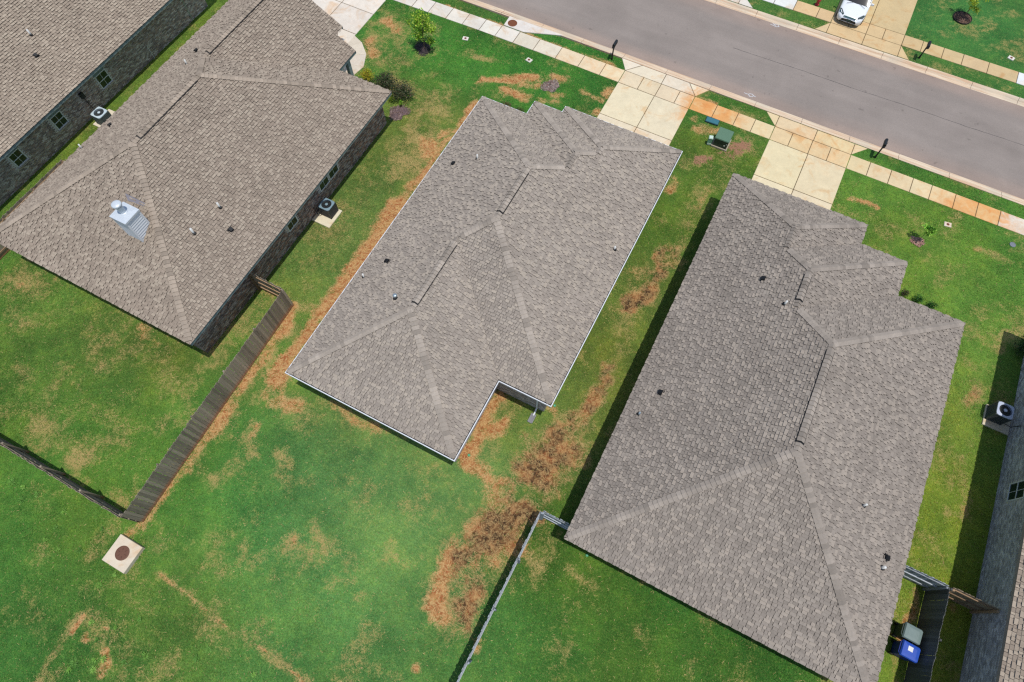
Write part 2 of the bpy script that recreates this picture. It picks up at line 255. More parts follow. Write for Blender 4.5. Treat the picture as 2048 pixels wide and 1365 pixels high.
# bare and dry ground, read off the photograph: kind, course (photo pixels on the ground plane), half-width in m, strength
STROKES = [
 # red clay washed out along the centre house
 ('clay', [(950, 205), (915, 255), (870, 310), (845, 345), (800, 405), (785, 430)], .24, 1.15),
 ('clay', [(800, 405), (765, 460), (722, 520), (690, 560), (655, 610), (622, 655), (590, 700), (560, 738)], .45, 1.5),
 ('clay', [(545, 755), (560, 770)], .5, 1.1), ('clay', [(530, 805), (560, 815), (590, 805)], .5, 1.0), ('straw', [(545, 760), (575, 790), (590, 830)], .8, .7),
 ('straw', [(720, 530), (660, 620), (600, 700), (560, 760)], .75, .6),
 ('clay', [(838, 285), (855, 300)], .5, .95), ('clay', [(872, 275), (890, 262)], .35, 1.), ('straw', [(815, 262), (850, 280)], .9, .85), ('straw', [(780, 60), (800, 150), (840, 190), (860, 230), (850, 270), (820, 330)], 1.9, .68),
 ('clay', [(738, 88), (745, 110)], .55, 1.), ('clay', [(775, 40), (790, 55)], .4, .9), ('straw', [(735, 80), (770, 40), (800, 60)], 1., .7), ('straw', [(870, 195), (895, 180)], .8, .7),
 ('straw', [(700, 400), (690, 440), (640, 500), (600, 560), (560, 620)], 1.5, .5), ('straw', [(760, 300), (720, 370)], 1.5, .5), ('straw', [(640, 470), (560, 590)], .9, .5),
 # front lawn of the centre house
 ('clay', [(970, 158), (1000, 155), (1030, 160), (1065, 158)], .32, 1.15), ('clay', [(1005, 180), (1030, 188), (1048, 192)], .38, 1.1), ('clay', [(1052, 168), (1070, 176)], .3, 1.), ('clay', [(1107, 155), (1130, 162)], .33, 1.1),
 ('clay', [(1100, 188), (1128, 192)], .3, 1.), ('clay', [(1080, 200), (1110, 208)], .35, .8), ('straw', [(980, 165), (1050, 175), (1120, 165), (1110, 195)], .8, .55), ('straw', [(950, 110), (990, 120)], .22, .9),
 ('clay', [(1165, 180), (1178, 186)], .2, 1.), ('clay', [(1185, 190), (1205, 200)], .18, 1.), ('clay', [(1215, 185), (1225, 178)], .35, 1.1), ('clay', [(1188, 225), (1195, 220)], .3, 1.),
 # strip and meter-side soil
 ('clay', [(885, 8), (920, 25), (960, 40), (1005, 50)], .16, .95), ('clay', [(1050, 66), (1090, 85), (1140, 100), (1190, 118), (1245, 140)], .2, .95), ('clay', [(1395, 192), (1430, 208)], .14, 1.),
 ('mulch', [(1440, 292), (1455, 302), (1478, 285)], .6, .72), ('straw', [(1435, 300), (1470, 300), (1490, 290)], .6, .8), ('clay', [(1400, 262), (1430, 258)], .35, .8), ('clay', [(1395, 240)], .3, .8), ('mulch', [(1425, 320), (1400, 325)], .3, .7), ('straw', [(1430, 318), (1400, 328)], .4, .7), ('straw', [(1440, 330), (1430, 370), (1410, 400)], .8, .6), ('clay', [(1345, 358), (1340, 375)], .38, .9),
 ('clay', [(1420, 385), (1395, 410)], .25, .6), ('straw', [(1470, 220), (1500, 235), (1530, 240)], .3, .8),
 # worn run between the centre and right houses
 ('straw', [(1400, 400), (1360, 470), (1310, 560), (1270, 650), (1220, 740), (1190, 800)], .6, .5), ('mud', [(1340, 500), (1300, 570), (1265, 610)], .45, 1.3), ('mud', [(1215, 740), (1200, 780), (1170, 825), (1150, 832)], .55, 1.3),
 ('straw', [(1230, 740), (1190, 800), (1170, 835)], .8, .55), ('mud', [(1270, 545), (1320, 545)], .3, .7), ('straw', [(1290, 540), (1260, 640)], .9, .6),
 # the big worn patch behind the centre house
 ('mud', [(1110, 900), (1085, 940), (1060, 985), (1030, 1020), (1000, 1050)], 1.1, 1.45), ('mud', [(1060, 985), (1010, 1030), (965, 1085), (935, 1115)], .8, 1.3), ('straw', [(1120, 890), (1040, 990), (960, 1080), (910, 1130), (880, 1200)], 1.35, .72),
 ('clay', [(985, 975), (995, 1010), (960, 1080), (925, 1095), (915, 1110)], .8, 1.05), ('clay', [(1040, 1040), (1020, 1075), (990, 1100)], .9, .95), ('clay', [(905, 1115), (885, 1150), (875, 1190), (880, 1235)], .42, 1.1), ('mud', [(960, 1165), (935, 1195), (930, 1250)], .6, 1.), ('straw', [(900, 1150), (950, 1190), (930, 1240)], .9, .7),
 ('clay', [(995, 790), (975, 825), (950, 870), (930, 905), (940, 930), (965, 945)], .4, 1.1), ('clay', [(1000, 860), (985, 865)], .5, 1.1), ('straw', [(1000, 800), (980, 870), (960, 920), (990, 950)], .8, .6), ('clay', [(1095, 818)], .35, .9), ('straw', [(1105, 840), (1120, 830)], .4, .7),
 ('clay', [(665, 812), (700, 830), (765, 862)], .25, .8), ('straw', [(650, 805), (760, 865), (800, 880)], .5, .6),
 # fence foot
 ('clay', [(590, 615), (560, 665), (520, 720), (470, 795), (420, 865), (340, 975), (290, 1046)], .3, 1.05), ('straw', [(600, 615), (540, 700), (480, 790), (450, 830), (330, 1000)], .6, .7), ('clay', [(445, 815), (470, 790)], .35, .9), ('clay', [(285, 1050), (265, 1065)], .3, .9),
 ('clay', [(505, 575), (540, 590)], .45, .7), ('straw', [(530, 620), (480, 660), (430, 720)], .8, .55), ('clay', [(545, 525), (500, 590), (420, 710)], .25, .5),
 # left back yard
 ('straw', [(40, 560), (30, 575)], 1.1, .8), ('clay', [(35, 570)], .4, .7), ('straw', [(170, 690), (270, 700), (340, 730)], 1.1, .72), ('clay', [(280, 650), (310, 690)], .3, .8), ('straw', [(60, 640), (30, 670)], .6, .55), ('straw', [(120, 640), (170, 610)], .6, .5),
 ('straw', [(130, 740), (110, 765)], .6, .7), ('straw', [(40, 835), (100, 870), (150, 910)], .8, .8), ('straw', [(105, 855), (115, 880)], .6, .9), ('straw', [(170, 905), (185, 925)], .5, .85), ('straw', [(150, 945), (165, 960)], .5, .8), ('straw', [(285, 905), (295, 925)], .5, .7), ('straw', [(220, 990), (250, 1005)], .4, .8), ('straw', [(325, 855), (380, 830)], .5, .6), ('straw', [(60, 850), (90, 830)], .4, .7),
 ('straw', [(420, 720), (370, 760), (350, 820)], .6, .6), ('straw', [(255, 830), (220, 860)], .5, .5), ('straw', [(60, 600), (180, 640), (300, 740), (250, 800)], 1.6, .5), ('straw', [(30, 780), (160, 830), (240, 940)], 1.5, .5),
 # drainage strip and field bottom left
 ('clay', [(318, 1152), (345, 1172), (385, 1200)], .12, .9), ('clay', [(395, 1212), (412, 1222)], .08, .9), ('clay', [(435, 1240), (455, 1252)], .08, .9), ('clay', [(505, 1285), (530, 1302)], .08, .9), ('clay', [(580, 1340), (610, 1365)], .08, .9), ('straw', [(310, 1150), (400, 1210), (500, 1285), (620, 1370)], .22, .7),
 ('clay', [(170, 1235), (155, 1255), (140, 1275)], .12, 1.), ('straw', [(170, 1230), (120, 1290), (75, 1365)], .2, .75), ('clay', [(212, 1305), (215, 1325), (200, 1345)], .2, 1.2), ('clay', [(212, 1258)], .12, 1.1), ('clay', [(168, 1288)], .2, .9), ('straw', [(190, 1240), (215, 1300), (250, 1290), (240, 1340)], .7, .5), ('straw', [(260, 1240), (300, 1265)], .7, .5),
 ('straw', [(40, 1200), (60, 1230)], .5, .5), ('straw', [(330, 1330), (300, 1345)], .6, .5), ('straw', [(90, 1010), (60, 980)], .3, .6),
 # centre lawn
 ('straw', [(500, 848), (510, 880), (505, 905)], .3, .95), ('clay', [(516, 850), (508, 872)], .18, 1.), ('straw', [(560, 905), (575, 920)], .3, .9), ('straw', [(575, 1080), (590, 1095), (605, 1110)], .5, .9), ('clay', [(590, 1090)], .2, .9), ('straw', [(630, 1060), (645, 1095)], .35, .8), ('straw', [(555, 1095), (610, 1130)], .7, .6), ('straw', [(765, 1105), (775, 1115)], .35, .8),
 ('straw', [(660, 1160), (690, 1165)], .4, .7), ('straw', [(650, 980), (720, 960), (760, 1000), (700, 1040)], 1.1, .33), ('straw', [(820, 1050), (870, 1060), (910, 1000)], .9, .4), ('straw', [(740, 1220), (800, 1200)], .9, .33), ('clay', [(838, 1335)], .2, 1.), ('straw', [(420, 960), (440, 965)], .35, .8), ('straw', [(640, 950), (570, 960)], .5, .5), ('straw', [(880, 960), (850, 1000)], .5, .5), ('straw', [(400, 1110), (480, 1150)], .8, .35), ('straw', [(475, 940), (520, 960)], .5, .45),
 # right house yards
 ('straw', [(1065, 1110), (1080, 1130)], .4, .8), ('straw', [(1140, 1150), (1165, 1175), (1180, 1170)], .45, .75), ('clay', [(1165, 1110), (1180, 1135)], .2, .6), ('straw', [(1090, 1060), (1100, 1110)], .4, .5), ('clay', [(960, 1280), (955, 1300)], .15, .8), ('straw', [(1290, 1300), (1230, 1340)], .8, .3), ('straw', [(1150, 1360), (1100, 1300)], .6, .3),
 ('clay', [(1700, 396), (1735, 405), (1755, 418)], .17, .95), ('clay', [(1950, 500), (1960, 503)], .15, .8), ('straw', [(1955, 500), (1990, 512), (2010, 520)], .25, .7), ('straw', [(1850, 480), (1780, 470), (1750, 500)], 1., .42), ('straw', [(1740, 560), (1800, 580)], .5, .5), ('straw', [(1900, 520), (2000, 600)], 1.2, .3),
 ('mud', [(1950, 780), (1945, 800)], .35, .8), ('straw', [(1955, 745), (1950, 810)], .5, .7), ('straw', [(1915, 920), (1925, 1000), (1905, 1020)], .5, .75), ('clay', [(1918, 1012)], .3, .7), ('straw', [(1990, 700), (2040, 665)], .3, .9), ('clay', [(1828, 1195), (1820, 1235), (1800, 1300)], .2, .9), ('clay', [(1793, 1330), (1785, 1365)], .25, .7), ('clay', [(1900, 1215)], .2, 1.),
 ('straw', [(1740, 325), (1760, 340), (1805, 355)], .3, .6), ('clay', [(1860, 375), (1960, 412)], .12, .7),
 ('straw', [(2120, 100)], .5, .1)]
TINTS = [((60, 740), 5, (74, 124, 50)), ((200, 640), 4, (84, 126, 54)), ((100, 1000), 5, (74, 132, 52)), ((100, 1200), 5, (58, 116, 50)), ((350, 1250), 5, (70, 124, 52)), ((420, 1000), 4, (58, 128, 56)), ((700, 1000), 5, (84, 140, 76)), ((760, 1150), 5, (88, 144, 80)), ((560, 1200), 5, (70, 132, 66)), ((650, 1320), 5, (64, 124, 58)),
 ((880, 1280), 4, (72, 130, 64)), ((1050, 1250), 4, (58, 114, 46)), ((1250, 1300), 5, (56, 112, 44)), ((1120, 1130), 3, (72, 118, 42)), ((1150, 860), 3, (84, 122, 56)), ((1250, 640), 3, (84, 120, 52)), ((1390, 400), 3, (70, 116, 46)), ((1450, 400), 2, (56, 112, 42)), ((1750, 480), 5, (84, 138, 54)), ((1900, 560), 5, (88, 142, 56)), ((1950, 450), 4, (72, 134, 52)), ((1900, 800), 4, (96, 142, 58)), ((1860, 1050), 4, (92, 138, 50)), ((1850, 1250), 3, (92, 136, 50)),
 ((640, 600), 3, (88, 128, 60)), ((700, 470), 3, (88, 126, 60)), ((560, 700), 3, (70, 126, 54)), ((820, 250), 4, (84, 126, 58)), ((900, 130), 4, (50, 122, 50)), ((1050, 120), 4, (48, 118, 46)), ((1180, 180), 3, (50, 116, 46)), ((980, 20), 2, (60, 112, 50)), ((1150, 95), 2, (46, 114, 44)), ((1470, 205), 2, (56, 116, 48)), ((1850, 350), 3, (54, 116, 48)), ((120, 290), 2.5, (84, 132, 52)), ((280, 150), 2.5, (84, 132, 52)), ((400, 30), 2.5, (84, 132, 52)),
 ((1930, 60), 6, (56, 120, 58)), ((1600, 30), 3, (56, 116, 54)), ((1900, 160), 4, (44, 104, 48))]
GX0, GX1, GY0, GY1, CELL = -54., 24., -15., 34., .12
gx = np.arange(GX0, GX1 + CELL / 2, CELL); gy = np.arange(GY0, GY1 + CELL / 2, CELL); XX, YY = np.meshgrid(gx, gy, indexing='ij')
def fields(X, Y):
    dx = (fbm(X, Y, 1.3, 11) - .5) * 1.3 + (vnoise(X, Y, .3, 21) - .5) * .35; dy = (fbm(X, Y, 1.3, 31) - .5) * 1.3 + (vnoise(X, Y, .3, 41) - .5) * .35
    bl = fbm(X, Y, .9, 131, 4) * .65 + fbm(X, Y, 2.2, 141, 3) * .35; bl = np.clip((bl - .3) / .3, 0, 1.3); LO = {'clay': .3, 'mud': .25, 'straw': .15, 'mulch': .4}
    out = {k: np.zeros_like(X) for k in ('clay', 'straw', 'mud', 'mulch')}
    for kind, pts, hw, st in STROKES:
        P = [np.array(at(*p)[:2]) for p in pts]; P = P if len(P) > 1 else P * 2; PA = np.array(P); R = hw * 2.2 + 1
        sel = (X > PA[:, 0].min() - R) & (X < PA[:, 0].max() + R) & (Y > PA[:, 1].min() - R) & (Y < PA[:, 1].max() + R)
        if not sel.any(): continue
        kw = min(1., hw * 1.7 + .15); x, y = X[sel] + dx[sel] * kw, Y[sel] + dy[sel] * kw; lo_ = LO[kind] if hw > .45 else .55; D = np.full(x.shape, 1e9)
        for a, b in zip(P[:-1], P[1:]):
            ab = b - a; t = np.clip(((x - a[0]) * ab[0] + (y - a[1]) * ab[1]) / max(ab @ ab, 1e-9), 0, 1)
            D = np.minimum(D, np.hypot(x - a[0] - t * ab[0], y - a[1] - t * ab[1]))
        v = st * np.clip(1.3 - D / hw * .72, 0, 1) ** .9 * (lo_ + (1 - lo_) * bl[sel]); out[kind][sel] = np.maximum(out[kind][sel], v)
    W = np.full(X.shape, 1e-6); G = np.zeros(X.shape + (3,)) + 1e-6 * np.array(A(66, 122, 52))
    for (px, py), r, c in TINTS:
        p = at(px, py); k = np.exp(-((X - p[0]) ** 2 + (Y - p[1]) ** 2) / (2 * r * r * .36)); W += k; G += k[..., None] * np.array(A(*c))
    G /= W[..., None]
    a = fbm(X, Y, 3.2, 51); b = fbm(X, Y, .8, 61); c = fbm(X, Y, 6., 71)
    G = G * (1 + (a - .5) * .55 + (b - .5) * .5)[..., None]
    G = G * np.array([1.42, 1.02, 1.0]); yel = np.clip((c - .5) * 1.6 + (b - .5) * .8, -.3, .6)[..., None]; G = G * (1 + yel * np.array([.55, .08, -.1]))
    out['straw'] = np.maximum(out['straw'], np.clip((fbm(X, Y, 1.1, 81) - .44) * 2.0, 0, .55)); out['G'] = np.clip(G, .004, .6)
    return out
def ground_mesh(name, X, Y, z=0):
    nx, ny = X.shape; F_ = fields(X, Y)
    Z = z + (fbm(X, Y, 4, 91) - .5) * .05 + (fbm(X, Y, .5, 95, 2) - .5) * .03 - .012 * (F_['clay'] > .6) - .012
    idx = np.arange(nx * ny).reshape(nx, ny)
    Q = np.stack([idx[:-1, :-1], idx[1:, :-1], idx[1:, 1:], idx[:-1, 1:]], -1).reshape(-1, 4)
    o = np_mesh(name, np.stack([X, Y, Z], -1).reshape(-1, 3), Q, M['lawn'], smooth=True); me = o.data
    a = me.attributes.new('grass', 'FLOAT_COLOR', 'POINT'); a.data.foreach_set('color', np.c_[F_['G'].reshape(-1, 3), np.ones(nx * ny)].astype(np.float32).ravel())
    a = me.attributes.new('bare', 'FLOAT_COLOR', 'POINT'); a.data.foreach_set('color', np.stack([F_['clay'], F_['straw'], F_['mud'], F_['mulch']], -1).astype(np.float32).reshape(-1))
    tag(o, kind='structure'); return o, F_
m, T = newmat('lawn'); g = T.new('ShaderNodeAttribute'); g.attribute_name = 'grass'; q = T.new('ShaderNodeAttribute'); q.attribute_name = 'bare'
sp = T.new('ShaderNodeSeparateColor'); T.l.new(q.outputs['Color'], sp.inputs[0]); clay, straw, mud, mul = sp.outputs[0], sp.outputs[1], sp.outputs[2], q.outputs['Alpha']
nA = T.noise(T.pos, 3.2, 5, .62); nB = T.noise(T.pos, 13, 4, .65, .4); nC = T.noise(T.pos, 48, 3, .7); nD = T.noise(T.pos, 1.2, 4)
green = T.scale(g.outputs['Color'], T.math('MULTIPLY', T.math('MULTIPLY', T.math('MULTIPLY_ADD', nC, 1.4, .3), T.math('MULTIPLY_ADD', nB, 1.6, .2)), T.math('MULTIPLY_ADD', nA, .9, .55)))
green = T.mix(T.math('MULTIPLY', T.step(nA, .48, .7), .35), green, T.mix(1., green, (1.5, 1.12, .75), 'MULTIPLY'))
thr = lambda v, k1, k2, lo, hi: T.step(T.math('ADD', T.math('MULTIPLY_ADD', nA, 1.3, -.65), T.math('ADD', v, T.math('ADD', T.math('MULTIPLY_ADD', nB, k1, -k1 / 2), T.math('MULTIPLY_ADD', nC, k2, -k2 / 2)))), lo, hi)
strawc = T.scale(T.mix(nA, A(196, 174, 116), A(178, 150, 92)), T.math('MULTIPLY_ADD', nC, 1., .45))
clayc = T.scale(T.mix(T.step(nA, .4, .62), A(168, 104, 64), A(192, 144, 92)), T.math('MULTIPLY', T.math('MULTIPLY_ADD', nC, .7, .62), T.math('MULTIPLY_ADD', nB, .6, .7)))
mudc = T.scale(T.mix(T.step(nA, .4, .6), A(76, 58, 42), A(134, 100, 66)), T.math('MULTIPLY', T.math('MULTIPLY_ADD', nC, 1.2, .35), T.math('MULTIPLY_ADD', nB, .9, .5)))
mudc = T.mix(T.math('MULTIPLY', T.step(nD, .46, .62), .7), mudc, clayc)
mulc = T.scale(T.mix(nB, A(150, 98, 78), A(176, 140, 112)), T.math('MULTIPLY_ADD', nC, 1., .5))
thread = T.noise(T.pos, 2.6, 5, .6, 2.2); thr2 = T.math('SUBTRACT', 1., T.step(T.math('ABSOLUTE', T.math('SUBTRACT', thread, .5)), .0, .06))
green = T.mix(T.math('MULTIPLY', T.step(T.noise(T.pos, 26, 3, .6, .5), .54, .7), .42), green, strawc); c = T.mix(T.math('MULTIPLY', thr(straw, 1.2, .8, .3, .95), .85), green, strawc); c = T.mix(thr(mul, .6, .4, .4, .6), c, mulc)
c = T.mix(thr(clay, 1.1, .7, .38, 1.05), c, clayc); mm = thr(mud, 1.2, .8, .36, 1.1); c = T.mix(mm, c, mudc)
any_ = T.math('MAXIMUM', T.step(clay, .3, .7), T.step(mud, .3, .7)); c = T.mix(T.math('MULTIPLY', T.math('MULTIPLY', T.math('MULTIPLY_ADD', T.step(mud, .4, .9), -.35, 1.), T.math('MULTIPLY', any_, thr2)), .8), c, A(214, 180, 124))
T.put(T.b.inputs['Base Color'], c); T.b.inputs['Roughness'].default_value = .95; T.b.inputs['Specular IOR Level'].default_value = .08
bump(T, T.math('ADD', T.math('MULTIPLY', nC, .5), nB), .8, .05); M['lawn'] = m
lawn, LF = ground_mesh('lawn', XX, YY)
fx = np.arange(-34, 34, .25); fy = np.arange(42.62, 62, .25); FX, FY = np.meshgrid(fx, fy, indexing='ij'); farlawn, FF = ground_mesh('lawn', FX, FY)
def sheet(name, x0, x1, y0, y1, z, mat, **k): return tag(MB().add([(x0, y0, z), (x1, y0, z), (x1, y1, z), (x0, y1, z)], [(0, 1, 2, 3)]).build(name, mat), kind='structure', **k)
sheet('ground', -400, 400, -400, 33.9, -.1, M['earth']); sheet('ground', -400, 400, 42.7, 400, -.1, M['earth'])
# ------------------------------------------------------------------ street
def sy(x): return -.008 * max(min(x, 26), -12) - .02 * max(0, -19 - x)
road = sheet('road', -200, 200, 33.6, 42.9, -.095, M['asphalt'])
rs = RS(5); pts = [(x, 38.62 + .012 * (x - 6) + .025 * math.sin(x * .9) + rs.uniform(-.012, .012)) for x in np.arange(-3, 24, .35)]
mb = MB()
for (x0, y0), (x1, y1) in zip(pts[:-1], pts[1:]):
    a, b = rs.uniform(.006, .016, 2); mb.add([(x0, y0 - a, -.091), (x1, y1 - b, -.091), (x1, y1 + b, -.091), (x0, y0 + a, -.091)], [(0, 1, 2, 3)])
mb.build('pavement_seam', M['tar'], road)
def stroke_mark(P, wd, z):
    mb = MB(); P = [Vector(p) for p in P]
    for a, b in zip(P[:-1], P[1:]):
        d = (b - a).normalized(); n = Vector((-d.y, d.x)) * wd / 2; a2, b2 = a - d * wd * .3, b + d * wd * .3
        mb.add([(*(a2 - n), z), (*(b2 - n), z), (*(b2 + n), z), (*(a2 + n), z)], [(0, 1, 2, 3)]); z += .0006
    return mb
def pxs(L): return [at(*p, -.09)[:2] for p in L]
for L in ([(1489, 186), (1493, 188), (1497, 189)], [(1497, 189), (1499, 193), (1504, 194), (1507, 192), (1505, 189), (1500, 188), (1497, 189)], [(1507, 192), (1511, 194)], [(1541, 49), (1546, 51), (1552, 54), (1558, 54), (1556, 50), (1550, 49)], [(1550, 49), (1549, 46), (1556, 46), (1562, 45)], [(1545, 46), (1551, 52)]):
    stroke_mark(pxs(L), .05, -.0905).build('utility_paint_mark', M['marking'], road)
# kerbs with gutter pan, one object per cast segment
def kerb(name, x0, x1, step, off, yb, sgn, shear):
    root = empty(name, (0, 0, 0), kind='structure'); prof = [(0, -.3), (0, .03), (.03, .04), (.14, .036), (.21, .0), (.28, -.065), (.57, -.085), (.57, -.3)]
    x = off
    while x > x0: x -= step
    while x < x1:
        a, b = x + .012, x + step - .012; P = []
        for xx in (a, b):
            for d, z in prof: P.append((xx, yb + sgn * d + (sy(xx) * .75 if shear else 0), z))
        n = len(prof); F = [(i, i + 1, n + i + 1, n + i) for i in range(n - 1)] + [list(range(n)), list(range(n, 2 * n))[::-1]]
        if sgn > 0: F = [list(f)[::-1] for f in F]
        MB().add(P, F).build('kerb_segment', M['kerb'], root); x += step
    return root
kerb('kerb', -34, 32, 3.07, -9.26, 33.98, 1, True); kerb('kerb', -16, 34, 2.93, .3, 42.6, -1, False)
# ------------------------------------------------------------------ concrete slabs
WHITE, CREAM, PINKISH, TAN, ORANGE, RUST = A(226, 219, 205, 1.22), A(230, 218, 190, 1.22), A(221, 209, 189, 1.22), A(225, 204, 160, 1.22) + (.25,), A(226, 202, 154, 1.22) + (.3,), A(226, 198, 148, 1.22) + (.35,)
srs = RS(77)
def slab(poly, col, parent, z=.03, name='slab', gap=.018):
    c = np.mean(np.array(poly), 0); q = []
    n = len(poly); ar = sum(poly[i][0] * poly[(i + 1) % n][1] - poly[(i + 1) % n][0] * poly[i][1] for i in range(n))
    P = [Vector(p) for p in (poly if ar > 0 else poly[::-1])]
    def inset(g):
        R = []
        for i in range(n):
            a, b, c_ = P[i - 1], P[i], P[(i + 1) % n]; d1 = (b - a).normalized(); d2 = (c_ - b).normalized()
            n1, n2 = Vector((-d1.y, d1.x)), Vector((-d2.y, d2.x)); k = 1 + n1.dot(n2); R.append(b + (n1 + n2) * (g / max(k, .3)))
        return R
    lo, hi = inset(gap), inset(gap + .012); z += srs.uniform(-.004, .004); mb = MB()
    V = [(*p, -.06) for p in lo] + [(*p, z - .012) for p in lo] + [(*p, z) for p in hi]
    F = [(i, (i + 1) % n, n + (i + 1) % n, n + i) for i in range(n)] + [(n + i, n + (i + 1) % n, 2 * n + (i + 1) % n, 2 * n + i) for i in range(n)] + [list(range(2 * n, 3 * n))]
    o = mb.add(V, F).build(name, M['concrete'], parent); k = srs.uniform(.95, 1.04)
    o.color = (col[0] * k, col[1] * k * srs.uniform(.985, 1.015), col[2] * k * srs.uniform(.96, 1.04), col[3] if len(col) > 3 else .12); return o
def bed(poly, parent): return MB().prism(poly, -.05, .012).build('joint_bed', M['bed'], parent)
def rect(x0, x1, y0, y1, shear=True):
    f = sy if shear else (lambda x: 0); return [(x0, y0 + f(x0)), (x1, y0 + f(x1)), (x1, y1 + f(x1)), (x0, y1 + f(x0))]
YI, YO, YK = 31.82, 33.0, 33.96
sw = empty('sidewalk', kind='structure')
J = [-33, -31.6, -30.2, -28.8, -27.4, -26.0, -24.4, -23.1, -21.7, -20.4, -19.1, -17.85, -16.47, -14.94, -13.27, -11.6, -10.02, -8.66]
for a, b in zip(J[:-1], J[1:]): slab(rect(a, b, YI, YO), WHITE if a < -16.5 else (PINKISH if a < -13.5 else A(230, 210, 174, 1.18)), sw)
Jm = [-3.72, -2.18, -.76, .38, 1.64]
for a, b, c in zip(Jm[:-1], Jm[1:], (RUST, RUST, ORANGE, TAN)): slab(rect(a, b, YI, YO), c, sw)
Jr = [6.5, 7.73, 9.02, 10.33, 11.46, 12.86, 14.17, 15.45, 17., 18.5, 20, 21.5, 23, 24.5]
for i, (a, b) in enumerate(zip(Jr[:-1], Jr[1:])): slab(rect(a, b, YI, YO), (TAN, TAN, TAN, TAN, ORANGE, ORANGE, RUST)[i] if i < 7 else WHITE, sw)
for a, b in ((-33, -8.68), (-3.7, 1.62), (6.52, 24.5)):
    xs = np.linspace(a, b, 12); bed([(x, YI + .02 + sy(x)) for x in xs] + [(x, YO - .02 + sy(x)) for x in xs[::-1]], sw)
swf = empty('sidewalk', kind='structure')
Jf = [-12, -10.4, -3.3, -1.9, -.48, 1.15, 2.2]
for a, b in zip(Jf[:-1], Jf[1:]):
    if a > -5 or a < -11: slab(rect(a, b, 43.78, 44.9, False), A(226, 226, 222, 1.18) if a < -1 else A(214, 184, 138, 1.18), swf)
Jf = [7.07, 8.33, 9.72, 11.02, 12.67, 14.55, 16, 17.4, 18.8, 20.2]
for i, (a, b) in enumerate(zip(Jf[:-1], Jf[1:])): slab(rect(a, b, 43.8, 44.92, False), A(206, 180, 134, 1.18) if i < 5 else A(226, 226, 222, 1.18), swf)
bed(rect(-3.28, 2.18, 43.8, 44.88, False), swf); bed(rect(7.07, 20, 43.82, 44.9, False), swf)
def driveway(x0, xm, x1, rows, splits, yi, yo, yk, tipl, tipr, cols, shear, inl=0., inr=0.):
    """rows: y joints of the parking slabs; splits: joints of the crossing; aprons flare from yo to yk"""
    r = empty('driveway', kind='structure'); s = sy if shear else (lambda x: 0); cd_, cs, ca = cols
    sg = 1 if yk > yo else -1
    for a, b in zip(rows[:-1], rows[1:]):
        for u, v in ((x0, xm), (xm, x1)): slab([(u, a), (v, a), (v, b + (s(v) if b == yi else 0)), (u, b + (s(u) if b == yi else 0))] if b != a else [], cd_, r)
    X = [x0] + splits + [x1]
    for a, b in zip(X[:-1], X[1:]): slab([(a, yi + s(a)), (b, yi + s(b)), (b, yo + s(b)), (a, yo + s(a))], cs, r)
    if tipl is not None:
        slab([(x0, yo + s(x0)), (x0 + inl, yk + s(x0)), (tipl, yk + s(tipl))], ca, r)
        slab([(x0, yo + s(x0)), (xm, yo + s(xm)), (xm, yk + s(xm)), (x0 + inl, yk + s(x0))], ca, r)
        slab([(xm, yo + s(xm)), (x1, yo + s(x1)), (x1 - inr, yk + s(x1)), (xm, yk + s(xm))], ca, r)
        slab([(x1, yo + s(x1)), (tipr, yk + s(tipr)), (x1 - inr, yk + s(x1))], ca, r)
        bed([(x0 + .02, yi - .1 * sg), (x1 - .02, yi - .1 * sg), (x1 - .02, yo + s(x1)), (tipr - .15, yk - .03 * sg + s(x1)), (tipl + .15, yk - .03 * sg + s(x0)), (x0 + .02, yo + s(x0))], r)
    lo, hi = min(rows), max(rows); MB().prism([(x0 + .02, lo), (x1 - .02, lo), (x1 - .02, hi), (x0 + .02, hi)], -.05, .007).build('joint_bed', M['bed'], r)
    return r
driveway(-8.66, -6.09, -3.72, [25.2, 28.9, YI], [-7.31, -6.07, -4.75], YI, YO, YK, -9.32, -3.08, (A(229, 214, 182, 1.22), A(226, 208, 172, 1.22), A(231, 218, 192, 1.22)), True, .86, .75)
driveway(1.64, 4.12, 6.5, [25.0, 28.75, YI], [2.82, 4.1, 5.26], YI, YO, YK, .75, 7.33, (A(228, 212, 174, 1.22), A(226, 200, 152, 1.22), A(227, 204, 160, 1.22)), True)
driveway(2.2, 4.65, 7.07, [44.9, 51, 57], [3.4, 4.65, 5.76], 44.9, 43.78, 42.66, 1.38, 7.86, (A(208, 184, 138, 1.18), A(214, 186, 140, 1.18), A(216, 188, 142, 1.18)), False)
driveway(-9.8, -7., -4.1, [44.9, 51, 57], [-8.4, -7., -5.6], 44.9, 43.78, 42.66, -10.5, -3.0, (WHITE, WHITE, WHITE), False)
d1 = empty('driveway', kind='structure')
for a, b in ((-31.6, -29.0), (-29.0, -26.35)):
    for c, d in ((24.9, 27.7), (27.7, 29.9), (29.9, 31.85)): slab([(a, c), (b, c), (b, d), (a, d)], A(226, 216, 200, 1.18), d1)
bed(rect(-31.5, -26.4, 25, 31.8, False), d1)
# curved front walk beside the gabled wing
wk = empty('front_walk', kind='structure'); arc = [(-26.35, 27.55), (-25.6, 27.25), (-24.72, 26.45), (-24.25, 25.4), (-24.4, 24.5), (-23.6, 22.9)]; inn = [(-27.2, 26.5), (-26.4, 26.1), (-25.9, 25.6), (-25.6, 25.0), (-25.6, 24.4), (-25.2, 22.9)]
for i in range(5): slab([inn[i], inn[i + 1], arc[i + 1], arc[i]], PINKISH, wk, gap=.006 if i in (0, 2) else -.001)
